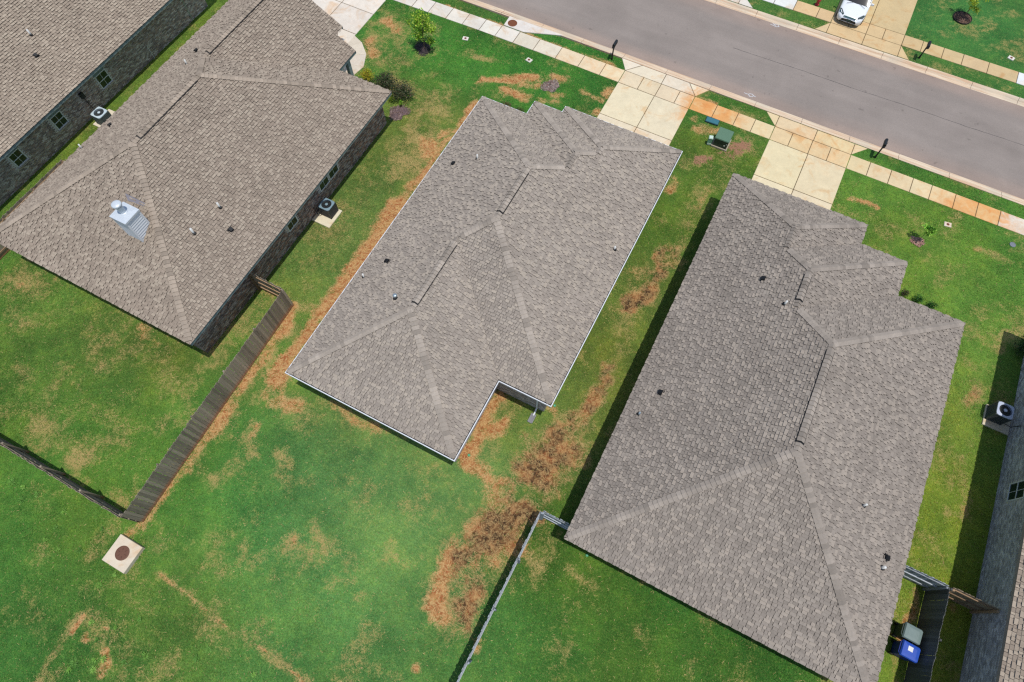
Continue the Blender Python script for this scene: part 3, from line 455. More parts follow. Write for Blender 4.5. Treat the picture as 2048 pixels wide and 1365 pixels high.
# kerb inlet with its rusty manhole cover
il = empty('storm_inlet', at(1025, 45), label='concrete kerb inlet slab with round rusty manhole cover beside the road', cat='storm drain'); c0 = il.location.copy()
sub = lambda L: [(x - c0.x, y - c0.y) for x, y in L]
o = slab(sub([(-17.84, 34.12), (-17.8, 33.14), (-16.3, 33.14), (-13.7, 34.08), (-13.5, 34.12)]), WHITE, il, .045, 'inlet_slab')
p = at(1025, 48); MB().lathe((p[0] - c0.x, p[1] - c0.y, .035), [(.33, 0), (.33, .022), (.29, .026), (.29, .018), (.0, .02)], 24, A(124, 74, 46), False).build('manhole_cover', M['paint'], il)
MB().add([(x - c0.x, y - c0.y, z) for x, y, z in ((-19.0, 34.14, .046), (-17.0, 34.15, .046), (-16.7, 34.2, .012), (-17.4, 34.24, -.03), (-18.6, 34.22, .0), (-19.2, 34.2, .03))], [(0, 5, 4, 3, 2, 1)], A(126, 84, 58)).build('muddy_throat', M['paint'], il)
# ------------------------------------------------------------------ houses
PIT = 7 / 12; SLOPE = math.atan(PIT); EXPO = .145
WIDTHS = [.10, .13, .165, .2, .26]
def palette(cols):                                        # tab colours, drawn toward their mean
    P = np.array([A(*c, 1.1) for c in cols]); m_ = P.mean(0); return [tuple(float(v) for v in x) for x in (m_ + (P - m_) * .42) * np.array([1.05, 1.0, .915])]
PAL = {'grey': palette([(158, 152, 146), (146, 140, 135), (168, 161, 153), (128, 122, 118), (152, 145, 140), (138, 131, 126), (176, 168, 158)]),
       'brown': palette([(156, 146, 136), (144, 133, 124), (168, 158, 147), (124, 114, 106), (150, 140, 130), (136, 125, 116), (176, 167, 155)]),
       'cool': palette([(148, 142, 137), (134, 128, 124), (158, 152, 146), (116, 111, 107), (142, 136, 131), (126, 120, 116), (168, 160, 152)]),
       'sand': palette([(164, 154, 142), (150, 139, 128), (176, 166, 153), (132, 121, 112), (158, 147, 136), (142, 131, 121), (183, 173, 160)])}
SHM = {}
def shingle_mesh(pal, wi, ci, proud):                     # one laminated tab, shared by all alike pieces; x along the eave, y up the slope
    k = (pal, wi, ci, proud)
    if k not in SHM:
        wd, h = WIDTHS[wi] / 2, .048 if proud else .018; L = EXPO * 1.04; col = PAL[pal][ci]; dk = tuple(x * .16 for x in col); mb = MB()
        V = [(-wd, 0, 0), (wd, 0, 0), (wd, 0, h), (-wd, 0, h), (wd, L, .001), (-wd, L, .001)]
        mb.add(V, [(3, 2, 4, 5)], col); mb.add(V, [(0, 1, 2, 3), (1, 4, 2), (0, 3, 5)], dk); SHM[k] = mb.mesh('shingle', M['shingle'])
    return SHM[k]
CAPM = {}
def cap_mesh(pal, ci, droop, lift):
    k = (pal, ci, round(droop, 3), lift)
    if k not in CAPM:
        k_ = (1.1, 1.0, 1.2, .84, 1.14, 1.04, 1.26)[ci]; col = tuple(min(.8, x * k_) for x in np.mean(PAL[pal], 0)); dk = tuple(x * .2 for x in col); W, L, h = .175, .235, .03; c, s = math.cos(droop), math.sin(droop); mb = MB()
        sec = lambda y, t: [(-W * c, y, -W * s + t), (-.05 * c, y, -.05 * s + t + .004), (0, y, t + .006), (.05 * c, y, -.05 * s + t + .004), (W * c, y, -W * s + t)]
        V = sec(0, h + .036 + lift) + sec(L, .034 + lift) + sec(0, -.02)
        mb.add(V, [(i, i + 1, 6 + i, 5 + i) for i in range(4)], col); mb.add(V, [(10 + i, 11 + i, i + 1, i) for i in range(4)] , dk)
        mb.add([V[0], V[5], (V[5][0], V[5][1], V[5][2] - .02), (V[0][0], 0, V[0][2] - .02)], [(0, 1, 2, 3)], dk); mb.add([V[4], V[9], (V[9][0], V[9][1], V[9][2] - .02), (V[4][0], 0, V[4][2] - .02)], [(3, 2, 1, 0)], dk)
        CAPM[k] = mb.mesh('ridge_cap', M['shingle'])
    return CAPM[k]
class Face:                                               # a roof plane: eave point, eave direction, inward direction
    def __init__(s, e0, e1, poly, z0, inset=0):
        e0, e1 = Vector(e0), Vector(e1); s.u = (e1 - e0).normalized(); s.n = Vector((-s.u.y, s.u.x)); s.o = e0; s.z0 = z0
        c = sum((Vector(p) for p in poly), Vector((0, 0))) / len(poly)
        if (c - e0).dot(s.n) < 0: s.n = -s.n
        s.poly = [Vector(p) for p in poly]; s.inset = inset
    def z(s, p): return s.z0 + PIT * (Vector(p[:2]) - s.o).dot(s.n)
    def normal(s): return Vector((-s.n.x * PIT, -s.n.y * PIT, 1)).normalized()
    def hit(s, px, py):
        d = ray(px, py); nn = s.normal(); p0 = Vector((s.o.x, s.o.y, s.z0)); k = (p0 - Vector((0, 0, CAM_H))).dot(nn) / Vector(d).dot(nn)
        return Vector((d[0] * k, d[1] * k, CAM_H + d[2] * k))
def scan(P, s):                                           # crossings of a face outline with the course line s
    X = []
    for (u0, s0), (u1, s1) in zip(P, P[1:] + P[:1]):
        if (s0 <= s) != (s1 <= s): X.append(u0 + (u1 - u0) * (s - s0) / (s1 - s0))
    return sorted(X)
def roof(house, faces, pal, seed, singles=300, caps=True, vents=()):
    rs = RS(seed); root = bpy.data.objects.new('roof', None); link(root, house)
    mb = MB()
    for F in faces: mb.add([(p.x, p.y, F.z(p) - .012) for p in F.poly], [list(range(len(F.poly)))])
    # top faces up
    for i, f in enumerate(mb.f):
        v = [Vector(mb.v[k]) for k in f]; a = sum((v[j].x * v[(j + 1) % len(v)].y - v[(j + 1) % len(v)].x * v[j].y for j in range(len(v))))
        if a < 0: mb.f[i] = f[::-1]
    mb.build('roof_deck', M['deck'], root)
    V, Q, CQ = [], [], []; cand = []; step = EXPO * math.cos(SLOPE)
    for F in faces:
        P = [((p - F.o).dot(F.u), (p - F.o).dot(F.n)) for p in F.poly]; smax = max(q[1] for q in P); s = F.inset; row = 0
        while s < smax - .005:
            s1 = min(s + step, smax - 1e-4); A0, A1 = scan(P, s + 1e-4), scan(P, s1 - 1e-4)
            if len(A0) != len(A1) or not A0: A0 = A1 = scan(P, (s + s1) / 2)
            prev = None; proud = rs.rand() < .5
            for k in range(0, len(A0) - 1, 2):
                l0, r0, l1, r1 = A0[k], A0[k + 1], A1[k], A1[k + 1]; L, R = min(l0, l1), max(r0, r1); u = L - rs.uniform(0, .3)
                while u < R:
                    wi = rs.randint(5); wd = WIDTHS[wi]; a, b = u, u + wd; u = b + .014; proud = not proud if rs.rand() < .8 else proud
                    ci = rs.randint(7) if rs.rand() < .8 else (3 if not proud else 6)
                    if not proud and rs.rand() < .35: ci = (1, 3, 5)[rs.randint(3)]
                    full = a >= max(l0, l1) and b <= min(r0, r1) and s1 - s > step * .98
                    a0, b0, a1, b1 = max(a, l0), min(b, r0), max(a, l1), min(b, r1)
                    if b0 - a0 <= .002 and b1 - a1 <= .002: continue
                    if b0 < a0: a0 = b0 = (a0 + b0) / 2
                    if b1 < a1: a1 = b1 = (a1 + b1) / 2
                    if full:
                        w0 = F.o + F.u * (a + wd / 2) + F.n * s; cand.append((w0.x ** 2 + w0.y ** 2, len(cand), F, w0, s, wi, ci, proud, (a0, b0, a1, b1), s1))
                    else: cand.append((1e9, len(cand), F, None, s, wi, ci, proud, (a0, b0, a1, b1), s1))
            s += step
    order = sorted(c[:2] for c in cand)
    keep = set()
    # the largest in the picture: nearest to the lens, and inside the frame
    full = [c for c in cand if c[0] < 1e9]
    if full:
        pos = np.array([(c[3].x, c[3].y, c[2].z0 + PIT * c[4]) for c in full]); ok = inview(pos, 0); d = np.where(ok, ((pos - np.array([0, 0, CAM_H])) ** 2).sum(1), 1e9)
        keep = {full[i][1] for i in np.argsort(d)[:singles]}
    nn = {}
    for c in cand:
        _, i, F, w0, s, wi, ci, proud, (a0, b0, a1, b1), s1 = c; N = F.normal(); h = .048 if proud else .018
        if i in keep:
            o = bpy.data.objects.new('shingle', shingle_mesh(pal, wi, ci, proud)); up = Vector((F.n.x, F.n.y, PIT)).normalized(); ux = up.cross(N)
            Mx = Matrix((ux, up, N)).transposed().to_4x4(); Mx.translation = (w0.x, w0.y, F.z0 + PIT * s); o.matrix_local = Mx; link(o, root); continue
        B = lambda u, t, hh: F.o.to_3d() * 0 + Vector((F.o.x + F.u.x * u + F.n.x * t, F.o.y + F.u.y * u + F.n.y * t, F.z0 + PIT * t)) + N * hh
        p = [B(a0, s, 0), B(b0, s, 0), B(b0, s, h), B(a0, s, h), B(b1, s1, .001), B(a1, s1, .001)]; k = len(V); V += [tuple(x) for x in p]
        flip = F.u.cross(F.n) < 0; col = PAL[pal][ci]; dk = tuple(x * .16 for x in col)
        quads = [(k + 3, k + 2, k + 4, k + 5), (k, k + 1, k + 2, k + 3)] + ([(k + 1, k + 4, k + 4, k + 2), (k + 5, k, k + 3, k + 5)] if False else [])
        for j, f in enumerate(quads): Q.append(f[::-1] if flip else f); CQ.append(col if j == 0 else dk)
    o = np_mesh('shingles', V, Q, M['shingle'], np.array(CQ), root); o['kind'] = 'stuff'
    # hips and ridges: edges shared by two planes that shed water away from each other
    E_ = {}
    for F in faces:
        n = len(F.poly)
        for i in range(n):
            a, b = F.poly[i], F.poly[(i + 1) % n]; k = tuple(sorted(((round(a.x, 2), round(a.y, 2)), (round(b.x, 2), round(b.y, 2))))); E_.setdefault(k, []).append(F)
    ncap = 0; allcaps = []
    for (a, b), FF_ in E_.items():
        if len(FF_) != 2: continue
        A_, B_ = FF_; mid = (Vector(a) + Vector(b)) / 2; za, zb = A_.z(a), A_.z(b); nA, nB = A_.normal(), B_.normal()
        off = (Vector(b) - Vector(a)).orthogonal().normalized() * .2
        if min(A_.z(mid + off), B_.z(mid + off)) + min(A_.z(mid - off), B_.z(mid - off)) > 2 * A_.z(mid) - .01 or (A_.z(mid + off) > A_.z(mid) + .001 and B_.z(mid - off) > A_.z(mid) + .001 and nA.dot(off.to_3d()) < 0 and False): continue
        # valley test: the plane on each side rises away from the edge
        ca = sum(A_.poly, Vector((0, 0))) / len(A_.poly) - mid; sgn = 1 if ca.dot(off) > 0 else -1
        if A_.z(mid + off * sgn) > A_.z(mid) + .01 and B_.z(mid - off * sgn) > A_.z(mid) + .01: continue
        p, q = Vector((*a, za)), Vector((*b, zb)); ridge = abs(za - zb) < .02
        if p.z > q.z: p, q = q, p
        d = (q - p); Lh = d.length; d.normalize(); up = (nA + nB).normalized(); lat = d.cross(up).normalized(); droop = math.acos(max(-1, min(1, nA.dot(nB)))) / 2
        vent = ridge and any((Vector(v) - mid).length < .9 for v in vents); lift = .0
        if vent:
            mbv = MB(); v0, v1 = p + d * .35, q - d * .35; c_, s_ = math.cos(droop), math.sin(droop)
            for sg in (-1, 1):
                P_ = [v0 + lat * sg * .205 * c_ + up * (-.205 * s_ + .0), v1 + lat * sg * .205 * c_ + up * (-.205 * s_), v1 + lat * sg * .205 * c_ + up * (-.205 * s_ + .06), v0 + lat * sg * .205 * c_ + up * (-.205 * s_ + .06), v0 + up * .055, v1 + up * .055]
                mbv.add(P_, [(0, 1, 2, 3), (3, 2, 5, 4)])
            for e_ in (v0, v1): mbv.add([e_ + lat * .205 * c_ + up * (-.205 * s_ + .03), e_ + up * .05, e_ - lat * .205 * c_ + up * (-.205 * s_ + .03), e_], [(0, 1, 2, 3)])
            mbv.build('ridge_vent', M['black'], root)
        t = .0 if ridge else .2; ci = rs.randint(7)
        while t < Lh - .1:
            if rs.rand() < .75: ci = rs.randint(7)
            allcaps.append((p + d * t, d, lat, up, ci, droop, -.0 + .03 if vent and .3 < t < Lh - .45 else 0.)); t += .205
    if len(allcaps) > 300:                                 # keep the 300 nearest as single pieces
        allcaps.sort(key=lambda c: (c[0] - Vector((0, 0, CAM_H))).length)
    restV = MB()
    for i, (p, d, lat, up, ci, droop, lift) in enumerate(allcaps):
        me = cap_mesh(pal, ci, droop, lift); Mx = Matrix((lat, d, up)).transposed().to_4x4(); Mx.translation = p
        if i < 300: o = bpy.data.objects.new('ridge_cap', me); o.matrix_local = Mx; link(o, root)
        else:
            col = [tuple(x.color[:3]) for x in me.attributes['Col'].data]; vv = [Mx @ v.co for v in me.vertices]
            n0 = len(restV.v); restV.v += [tuple(v) for v in vv]
            for pl in me.polygons: restV.f.append([n0 + k for k in pl.vertices]); restV.c.append(col[pl.index])
    if restV.v: o = restV.build('ridge_caps', M['shingle'], root); o['kind'] = 'stuff'
    return root
def eave_trim(house, poly, z0, mat, gut=None, wdt=.14, skip=()):   # fascia all round, optional gutter run along each edge
    n = len(poly); P = [Vector(p) for p in poly]; ar = sum(P[i].x * P[(i + 1) % n].y - P[(i + 1) % n].x * P[i].y for i in range(n)); P = P if ar > 0 else P[::-1]
    def off(g):
        R = []
        for i in range(n):
            d1 = (P[i] - P[i - 1]).normalized(); d2 = (P[(i + 1) % n] - P[i]).normalized(); n1, n2 = Vector((-d1.y, d1.x)), Vector((-d2.y, d2.x)); R.append(P[i] + (n1 + n2) * (g / (1 + n1.dot(n2))))
        return R
    q = off(.02 + (wdt - .02 if gut else 0)); q2 = off(.045 + (wdt - .02 if gut else 0))
    MB().add([(p.x, p.y, z0 - .2) for p in q2], [list(range(n))[::-1]]).build('soffit', M['soffit'], house)
    for i in range(n):
        if i in skip: continue
        j = (i + 1) % n
        MB().add([(*q[i], z0 - .2), (*q[j], z0 - .2), (*q[j], z0 - .004), (*q[i], z0 - .004), (*q2[i], z0 - .2), (*q2[j], z0 - .2), (*q2[j], z0 - .004), (*q2[i], z0 - .004)], [(0, 1, 2, 3), (3, 2, 6, 7), (5, 4, 7, 6), (1, 0, 4, 5)]).build('fascia', mat, house)
    if gut:
        R = [off(0), off(.066), off(.074), off(wdt - .02)]; Z = [(z0 - .125, z0 + .01), (z0 + .012,), (z0 - .05,), (z0 - .05,)]
        for i in range(n):
            if i in skip: continue
            j = (i + 1) % n; mb = MB()
            prof = lambda k: [(*R[3][k], z0 - .125), (*R[0][k], z0 - .09), (*R[0][k], z0 + .01), (*R[1][k], z0 + .012), (*R[2][k], z0 - .045), (*R[3][k], z0 - .05)]
            V = prof(i) + prof(j); mb.add(V, [(k, 6 + k, 7 + k, k + 1) for k in range(5)] + [list(range(6)), list(range(6, 12))[::-1]]); g = mb.build('gutter', gut, house)
            L = (R[0][j] - R[0][i]).length; d = (R[0][j] - R[0][i]).normalized(); nn_ = Vector((-d.y, d.x)); hb = MB()
            for k in range(int(L / .9)):
                c = R[0][i] + d * (.45 + k * .9) + nn_ * .06; hb.box((c.x, c.y, z0 - .004), (.03, .1, .006), math.atan2(d.y, d.x))
            if hb.v: o = hb.build('gutter_hangers', M['grey_metal'], g); o['kind'] = 'stuff'
def wall_body(house, poly, z1, mat=None): return MB().prism(poly, -.3, z1).build('wall', mat or M['mortar'], house)
BR = {}
def bricks(house, p0, p1, z1, cols, seed, holes=(), soldier=(), vis=True):
    """running bond on the wall from p0 to p1 (outside on the right of the direction); holes in (along, z) stay free"""
    rs = RS(seed); p0, p1 = Vector(p0), Vector(p1); d = (p1 - p0); L = d.length; d.normalize(); o = Vector((d.y, -d.x)); V, Q, CQ = [], [], []; bw, bh, j = .2, .067, .011; nrow = int((z1) / (bh + j)); pal = [A(*c) for c in cols]
    for r in range(nrow):
        z = .01 + r * (bh + j); u = -(bw + j) / 2 * (r % 2)
        while u < L:
            a, b = max(u, 0), min(u + bw, L); u += bw + j
            if b - a < .03: continue
            if any(h[0] - .01 < b and a < h[1] + .01 and h[2] - .01 < z + bh and z < h[3] + .01 for h in holes): continue
            t = .012 + rs.uniform(-.002, .002); k = len(V); col = np.array(pal[rs.randint(len(pal))]) * rs.uniform(.75, 1.2)
            for out_ in (0, t):
                for uu, zz in ((a, z), (b, z), (b, z + bh), (a, z + bh)): V.append((p0.x + d.x * uu + o.x * out_, p0.y + d.y * uu + o.y * out_, zz))
            for f in ((4, 5, 6, 7), (0, 1, 5, 4), (1, 2, 6, 5), (2, 3, 7, 6), (3, 0, 4, 7)): Q.append([k + i for i in f]); CQ.append(col)
    ob = np_mesh('bricks', V, Q, M['brick'], np.array(CQ), house); ob['kind'] = 'stuff'
    for (a, b, z) in soldier:                              # rowlock sill, each brick its own piece
        n = int((b - a) / .078); root = bpy.data.objects.new('brick_sill', None); link(root, house)
        for i in range(n):
            u = a + (i + .5) * (b - a) / n; c = p0 + d * u + o * .03; me = BR.get('sill')
            if me is None:
                mb = MB(); mb.box((0, 0, 0), (.066, .14, .1), 0, A(*cols[0])); me = BR['sill'] = mb.mesh('brick', M['brick'])
            ob2 = bpy.data.objects.new('brick', me); ob2.location = (c.x, c.y, z - .05); ob2.rotation_euler = (0, 0, math.atan2(d.y, d.x)); link(ob2, root)
def window(house, p0, p1, u0, u1, z0, z1, fr, panes=1, head=None):
    """u along the wall p0-p1; frame, glass panes and, where there is one, a trim panel up to the soffit"""
    p0, p1 = Vector(p0), Vector(p1); d = (p1 - p0).normalized(); o = Vector((d.y, -d.x)); a = math.atan2(d.y, d.x)
    B = lambda mb, ua, ub, za, zb, t0, t1: mb.box((*(p0 + d * (ua + ub) / 2 + o * (t0 + t1) / 2), (za + zb) / 2), (ub - ua, t1 - t0, zb - za), a)
    wroot = MB(); f = .055
    B(wroot, u0, u1, z0, z0 + f, 0, .05); B(wroot, u0, u1, z1 - f, z1, 0, .05); B(wroot, u0, u0 + f, z0 + f, z1 - f, 0, .048); B(wroot, u1 - f, u1, z0 + f, z1 - f, 0, .048)
    zm = (z0 + z1) / 2; B(wroot, u0 + f, u1 - f, zm - .02, zm + .02, 0, .04); W = wroot.build('window', fr, house)
    for k in range(2):
        za, zb = (z0 + f, zm - .02) if k == 0 else (zm + .02, z1 - f); mb = MB(); B(mb, u0 + f, u1 - f, za, zb, .004, .018); mb.build('pane', M['glass'], W)
    mb = MB(); um = (u0 + u1) / 2; B(mb, um - .01, um + .01, z0 + f, zm - .02, .019, .026); B(mb, um - .01, um + .01, zm + .02, z1 - f, .019, .026); mb.build('muntin', fr, W)
    if head: mb = MB(); B(mb, u0, u1, z1 + .004, head, 0, .03); mb.build('header_panel', M['teal'], W)
def vent_pipe(parent, F, px, py, r=.045, h=.36, mat=None, cap=False):
    p = F.hit(px, py); p.z -= .05; g = MB(); N = F.normal()
    g.lathe((0, 0, 0), [(r, -.1), (r, h)] + ([(r * 1.5, h), (r * 1.5, h + .06), (r * .9, h + .09)] if cap else []), 12); o = g.build('vent_pipe', mat or M['pvc'], parent, True); o.location = p
    b = MB(); b.lathe((0, 0, 0), [(r * 2.6, -.02), (r * 2.3, .03), (r * 1.15, .13), (r * 1.05, .13)], 12); c = b.build('boot', M['black'], o); c.rotation_euler = Vector((0, 0, 1)).rotation_difference(N).to_euler()
    MB().add([(-r * 4, -r * 5, .0), (r * 4, -r * 5, .0), (r * 4, r * 5, .0), (-r * 4, r * 5, .0)], [(0, 1, 2, 3)]).mesh
    return o
def box_vent(parent, F, px, py, s=.2):
    p = F.hit(px, py); N = F.normal(); mb = MB(); mb.box((0, 0, .012), (s * 1.5, s * 1.5, .008)); mb.box((0, 0, .06), (s * .8, s * .8, .09)); mb.box((0, 0, .12), (s * 1.1, s * 1.1, .05), top=(.8, .8))
    up = Vector((F.n.x, F.n.y, PIT)).normalized(); ux = up.cross(N); Mx = Matrix((ux, up, N)).transposed().to_4x4(); Mx.translation = p; o = mb.build('roof_vent', M['black'], parent); o.matrix_local = Mx; return o
def cxy(poly): return (*(np.mean(np.array(poly), 0)), 0)
Z0 = 2.73
# ---- centre house: grey roof in four steps, white gutters
H2 = empty('house', (0, 0, 0), label='centre house with stepped grey hip roof edged by white gutters', cat='house')
a, b, c, d, e, f, g, h, i, j = (-14.57, 24.35), (-11.65, 24.35), (-11.65, 25.43), (-9.87, 25.43), (-9.87, 25.9), (-2.56, 25.9), (-2.56, 8.92), (-5.3, 8.92), (-5.3, 4.63), (-14.57, 4.63)
N1, M2, P2, M3, P3, N4, M4, P4 = (-8.565, 18.345), (-7.105, 19.805), (-7.105, 20.885), (-6.215, 21.775), (-6.215, 22.245), (-8.565, 14.925), (-9.935, 13.555), (-9.935, 9.265)
gi = .085; fs = [Face(a, b, [a, b, M2, N1], Z0, gi), Face(b, c, [b, c, P2, M2], Z0, gi), Face(c, d, [c, d, M3, P2], Z0, gi), Face(d, e, [d, e, P3, M3], Z0, gi), Face(e, f, [e, f, P3], Z0, gi), Face(f, g, [f, g, N4, N1, M2, P2, M3, P3], Z0, gi), Face(g, h, [g, h, M4, N4], Z0, gi), Face(h, i, [h, i, P4, M4], Z0, gi), Face(i, j, [i, j, P4], Z0, gi), Face(j, a, [j, a, N1, N4, M4, P4], Z0, gi)]
r2 = roof(H2, fs, 'grey', 1, vents=[(-8.565, 16.6), (-9.935, 11.4)]); poly2 = [a, b, c, d, e, f, g, h, i, j]
eave_trim(H2, poly2, Z0, M['white'], M['gutter'])
w2 = [(-14.1, 5.1), (-5.75, 5.1), (-5.75, 9.4), (-3.05, 9.4), (-3.05, 25.4), (-9.4, 25.4), (-9.4, 24.95), (-11.2, 24.95), (-11.2, 23.9), (-14.1, 23.9)]
wall_body(H2, w2, 2.53); GREY_BR = [(190, 182, 174), (170, 162, 154), (206, 198, 190), (156, 148, 140)]
bricks(H2, (-14.1, 5.1), (-5.75, 5.1), 2.5, GREY_BR, 3); bricks(H2, (-5.75, 5.1), (-5.75, 9.4), 2.5, GREY_BR, 4); bricks(H2, (-5.75, 9.4), (-3.05, 9.4), 2.5, GREY_BR, 5); bricks(H2, (-3.05, 9.4), (-3.05, 25.4), 2.5, GREY_BR, 6)
mb = MB(); mb.tube([(-3.42, 8.99, 2.62), (-3.42, 9.02, 2.5), (-3.42, 9.3, 2.3), (-3.42, 9.33, .25), (-3.42, 9.12, .1), (-3.42, 8.95, .08)], .045, 8); mb.build('downspout', M['gutter'], H2)
L2 = fs[9]; R2f = fs[5]
box_vent(r2, L2, 908, 329); vent_pipe(r2, L2, 955, 318); box_vent(r2, L2, 775, 524); vent_pipe(r2, L2, 728, 555); vent_pipe(r2, L2, 792, 598, .07, .34, M['grey_metal'], True); vent_pipe(r2, R2f, 1229, 499, .05, .3)
# ---- right house: cooler grey roof, three steps, no gutters
H3 = empty('house', (0, 0, 0), label='right house with dark grey hip roof stepping back at its front right corner', cat='house')
a, b, c, d, e, f, g, h = (.48, 25.75), (7.94, 25.75), (7.94, 24.4), (10.35, 24.4), (10.35, 22.2), (13.65, 22.2), (13.65, 3.9), (.48, 3.9)
P3, M3, P2, M2, P1, N = (4.21, 22.02), (4.21, 20.67), (5.415, 19.465), (5.415, 17.265), (7.065, 15.615), (7.065, 10.485)
fs3 = [Face(a, b, [a, b, P3], Z0), Face(b, c, [b, c, M3, P3], Z0), Face(c, d, [c, d, P2, M3], Z0), Face(d, e, [d, e, M2, P2], Z0), Face(e, f, [e, f, P1, M2], Z0), Face(f, g, [f, g, N, P1], Z0), Face(g, h, [g, h, N], Z0), Face(h, a, [h, a, P3, M3, P2, M2, P1, N], Z0)]
r3 = roof(H3, fs3, 'cool', 2, vents=[(5.415, 18.3), (7.065, 13.05)]); eave_trim(H3, [a, b, c, d, e, f, g, h], Z0, M['tan_trim'])
w3 = [(.95, 4.35), (13.2, 4.35), (13.2, 21.75), (9.9, 21.75), (9.9, 23.95), (7.5, 23.95), (7.5, 25.3), (.95, 25.3)]
wall_body(H3, w3, 2.53); BROWN_BR = [(112, 88, 76), (92, 74, 66), (132, 106, 92), (76, 62, 58)]
bricks(H3, (.95, 4.35), (13.2, 4.35), 2.5, BROWN_BR, 7); bricks(H3, (13.2, 4.35), (13.2, 21.75), 2.5, BROWN_BR, 8)
box_vent(r3, fs3[7], 1527, 559); vent_pipe(r3, fs3[7], 1569, 609); box_vent(r3, fs3[7], 1322, 786); vent_pipe(r3, fs3[7], 1278, 829, .05, .3, M['grey_metal']); vent_pipe(r3, fs3[5], 1726, 1012); box_vent(r3, fs3[5], 1771, 1115); vent_pipe(r3, fs3[5], 1763, 1136, .06, .34)
# ---- left house: brown roof, gabled front wing with porch, chimney chase
H1 = empty('house', (0, 0, 0), label='brown-roofed house with white siding chimney chase and dark brick side wall', cat='house')
xl, xr, yr, yf = -32.95, -19.51, 3.72, 22.2
A0, B0, C0_, D0 = (xl, yr), (xr, yr), (xr, yf), (-23.25, yf); NR, NF, W1, WG = (-26.23, 10.44), (-26.23, 15.48), (-28.1, 17.35), (-28.1, 24.77)
fs1 = [Face(A0, (xl, 24.77), [A0, NR, NF, W1, WG, (xl, 24.77)], Z0), Face(A0, B0, [A0, B0, NR], Z0), Face(B0, C0_, [B0, C0_, NF, NR], Z0), Face(C0_, D0, [C0_, D0, W1, NF], Z0), Face(D0, (-23.25, 24.03), [D0, (-23.25, 24.03), (-24.5, 24.03), (-24.5, 24.77), WG, W1], Z0)]
r1 = roof(H1, fs1, 'brown', 3, vents=[(-26.23, 12.9), (-28.1, 21.0)]); eave_trim(H1, [A0, B0, C0_, D0, (-23.25, 24.03), (-24.5, 24.03), (-24.5, 24.77), (xl, 24.77)], Z0, M['teal'], None, skip=(4, 5, 6))
w1 = [(-32.4, 4.15), (-20.3, 4.15), (-20.3, 21.95), (-24.9, 21.95), (-24.9, 24.3), (-32.4, 24.3)]; wall_body(H1, w1, 2.53)
mb = MB(); mb.add([(-32.4, 24.3, 2.53), (-24.9, 24.3, 2.53), (-24.9, 24.3, 3.6), (-28.1, 24.3, 5.42), (-32.4, 24.3, 2.95)], [(4, 3, 2, 1, 0)]); mb.build('gable_wall', M['mortar'], H1)
for (p, q) in (((-23.25, 24.03), (-24.5, 24.03)), ((-24.5, 24.77), (-28.1, 24.77)), ((xl, 24.77), (-28.1, 24.77))):
    F = fs1[4] if p[0] > -28 else fs1[0]; z_ = lambda s: F.z(s) - .014; MB().add([(*p, z_(p) - .18), (*q, z_(q) - .18), (*q, z_(q)), (*p, z_(p)), (p[0], p[1] - .04, z_(p) - .18), (q[0], q[1] - .04, z_(q) - .18), (q[0], q[1] - .04, z_(q)), (p[0], p[1] - .04, z_(p))], [(0, 1, 2, 3), (7, 6, 5, 4), (4, 5, 1, 0), (3, 2, 6, 7)]).build('rake_board', M['teal'], H1)
DARK_BR = [(172, 154, 142), (138, 120, 110), (196, 180, 166), (124, 106, 98), (180, 140, 118)]
S0, S1 = (-20.3, 4.15), (-20.3, 21.95); win = [(15.1, 15.98, .95, 2.05), (16.05, 16.95, .95, 2.05), (12.0, 12.85, .95, 2.05)]
bricks(H1, S0, S1, 2.5, DARK_BR, 9, [(y0 - 4.15, y1 - 4.15, z0, z1) for y0, y1, z0, z1 in win]); bricks(H1, (-32.4, 4.15), S0, 2.5, DARK_BR, 10)
for y0, y1, z0, z1 in win: window(H1, S0, S1, y0 - 4.15, y1 - 4.15, z0, z1, M['frame'])
mb = MB(); mb.box((-23.48, 23.3, 1.2), (.24, .24, 2.66)); mb.box((-23.48, 23.3, .2), (.32, .32, .4)); mb.build('porch_post', M['teal'], H1)
FR1, FL1, FB1 = fs1[2], fs1[0], fs1[1]
box_vent(r1, FL1, 394, 103, .2); vent_pipe(r1, FL1, 374, 129); box_vent(r1, FL1, 222, 252, .2); vent_pipe(r1, FL1, 164, 297); vent_pipe(r1, FR1, 440, 415, .05, .42); vent_pipe(r1, FR1, 388, 467, .055, .45); box_vent(r1, FR1, 461, 460)
# chimney chase: lap siding, sheet-metal pan, round flue with cap
ch = bpy.data.objects.new('chimney', None); link(ch, H1); X0, X1, Y0, Y1, ZT = -24.72, -23.88, 6.8, 7.62, 6.02
MB().box(((X0 + X1) / 2, (Y0 + Y1) / 2, 5.05), (X1 - X0, Y1 - Y0, 1.94)).build('chase', M['siding'], ch)
lap = MB(); z = 4.5
for k in range(11):
    zz = 4.42 + k * .145
    for (ax, ay, bx_, by_, ox, oy) in ((X0, Y0, X1, Y0, 0, -1), (X1, Y0, X1, Y1, 1, 0), (X1, Y1, X0, Y1, 0, 1), (X0, Y1, X0, Y0, -1, 0)):
        o = bpy.data.objects.new('siding_board', (lambda mb: (mb.add([(ax + ox * .028, ay + oy * .028, zz), (bx_ + ox * .028, by_ + oy * .028, zz), (bx_ + ox * .004, by_ + oy * .004, zz + .14), (ax + ox * .004, ay + oy * .004, zz + .14), (ax, ay, zz), (bx_, by_, zz)], [(0, 1, 2, 3), (4, 5, 1, 0)]), mb.mesh('siding_board', M['siding']))[1])(MB())); link(o, ch)
for x_, y_ in ((X0, Y0), (X1, Y0), (X1, Y1), (X0, Y1)): MB().box((x_, y_, 5.2), (.09, .09, 1.62)).build('corner_trim', M['siding'], ch)
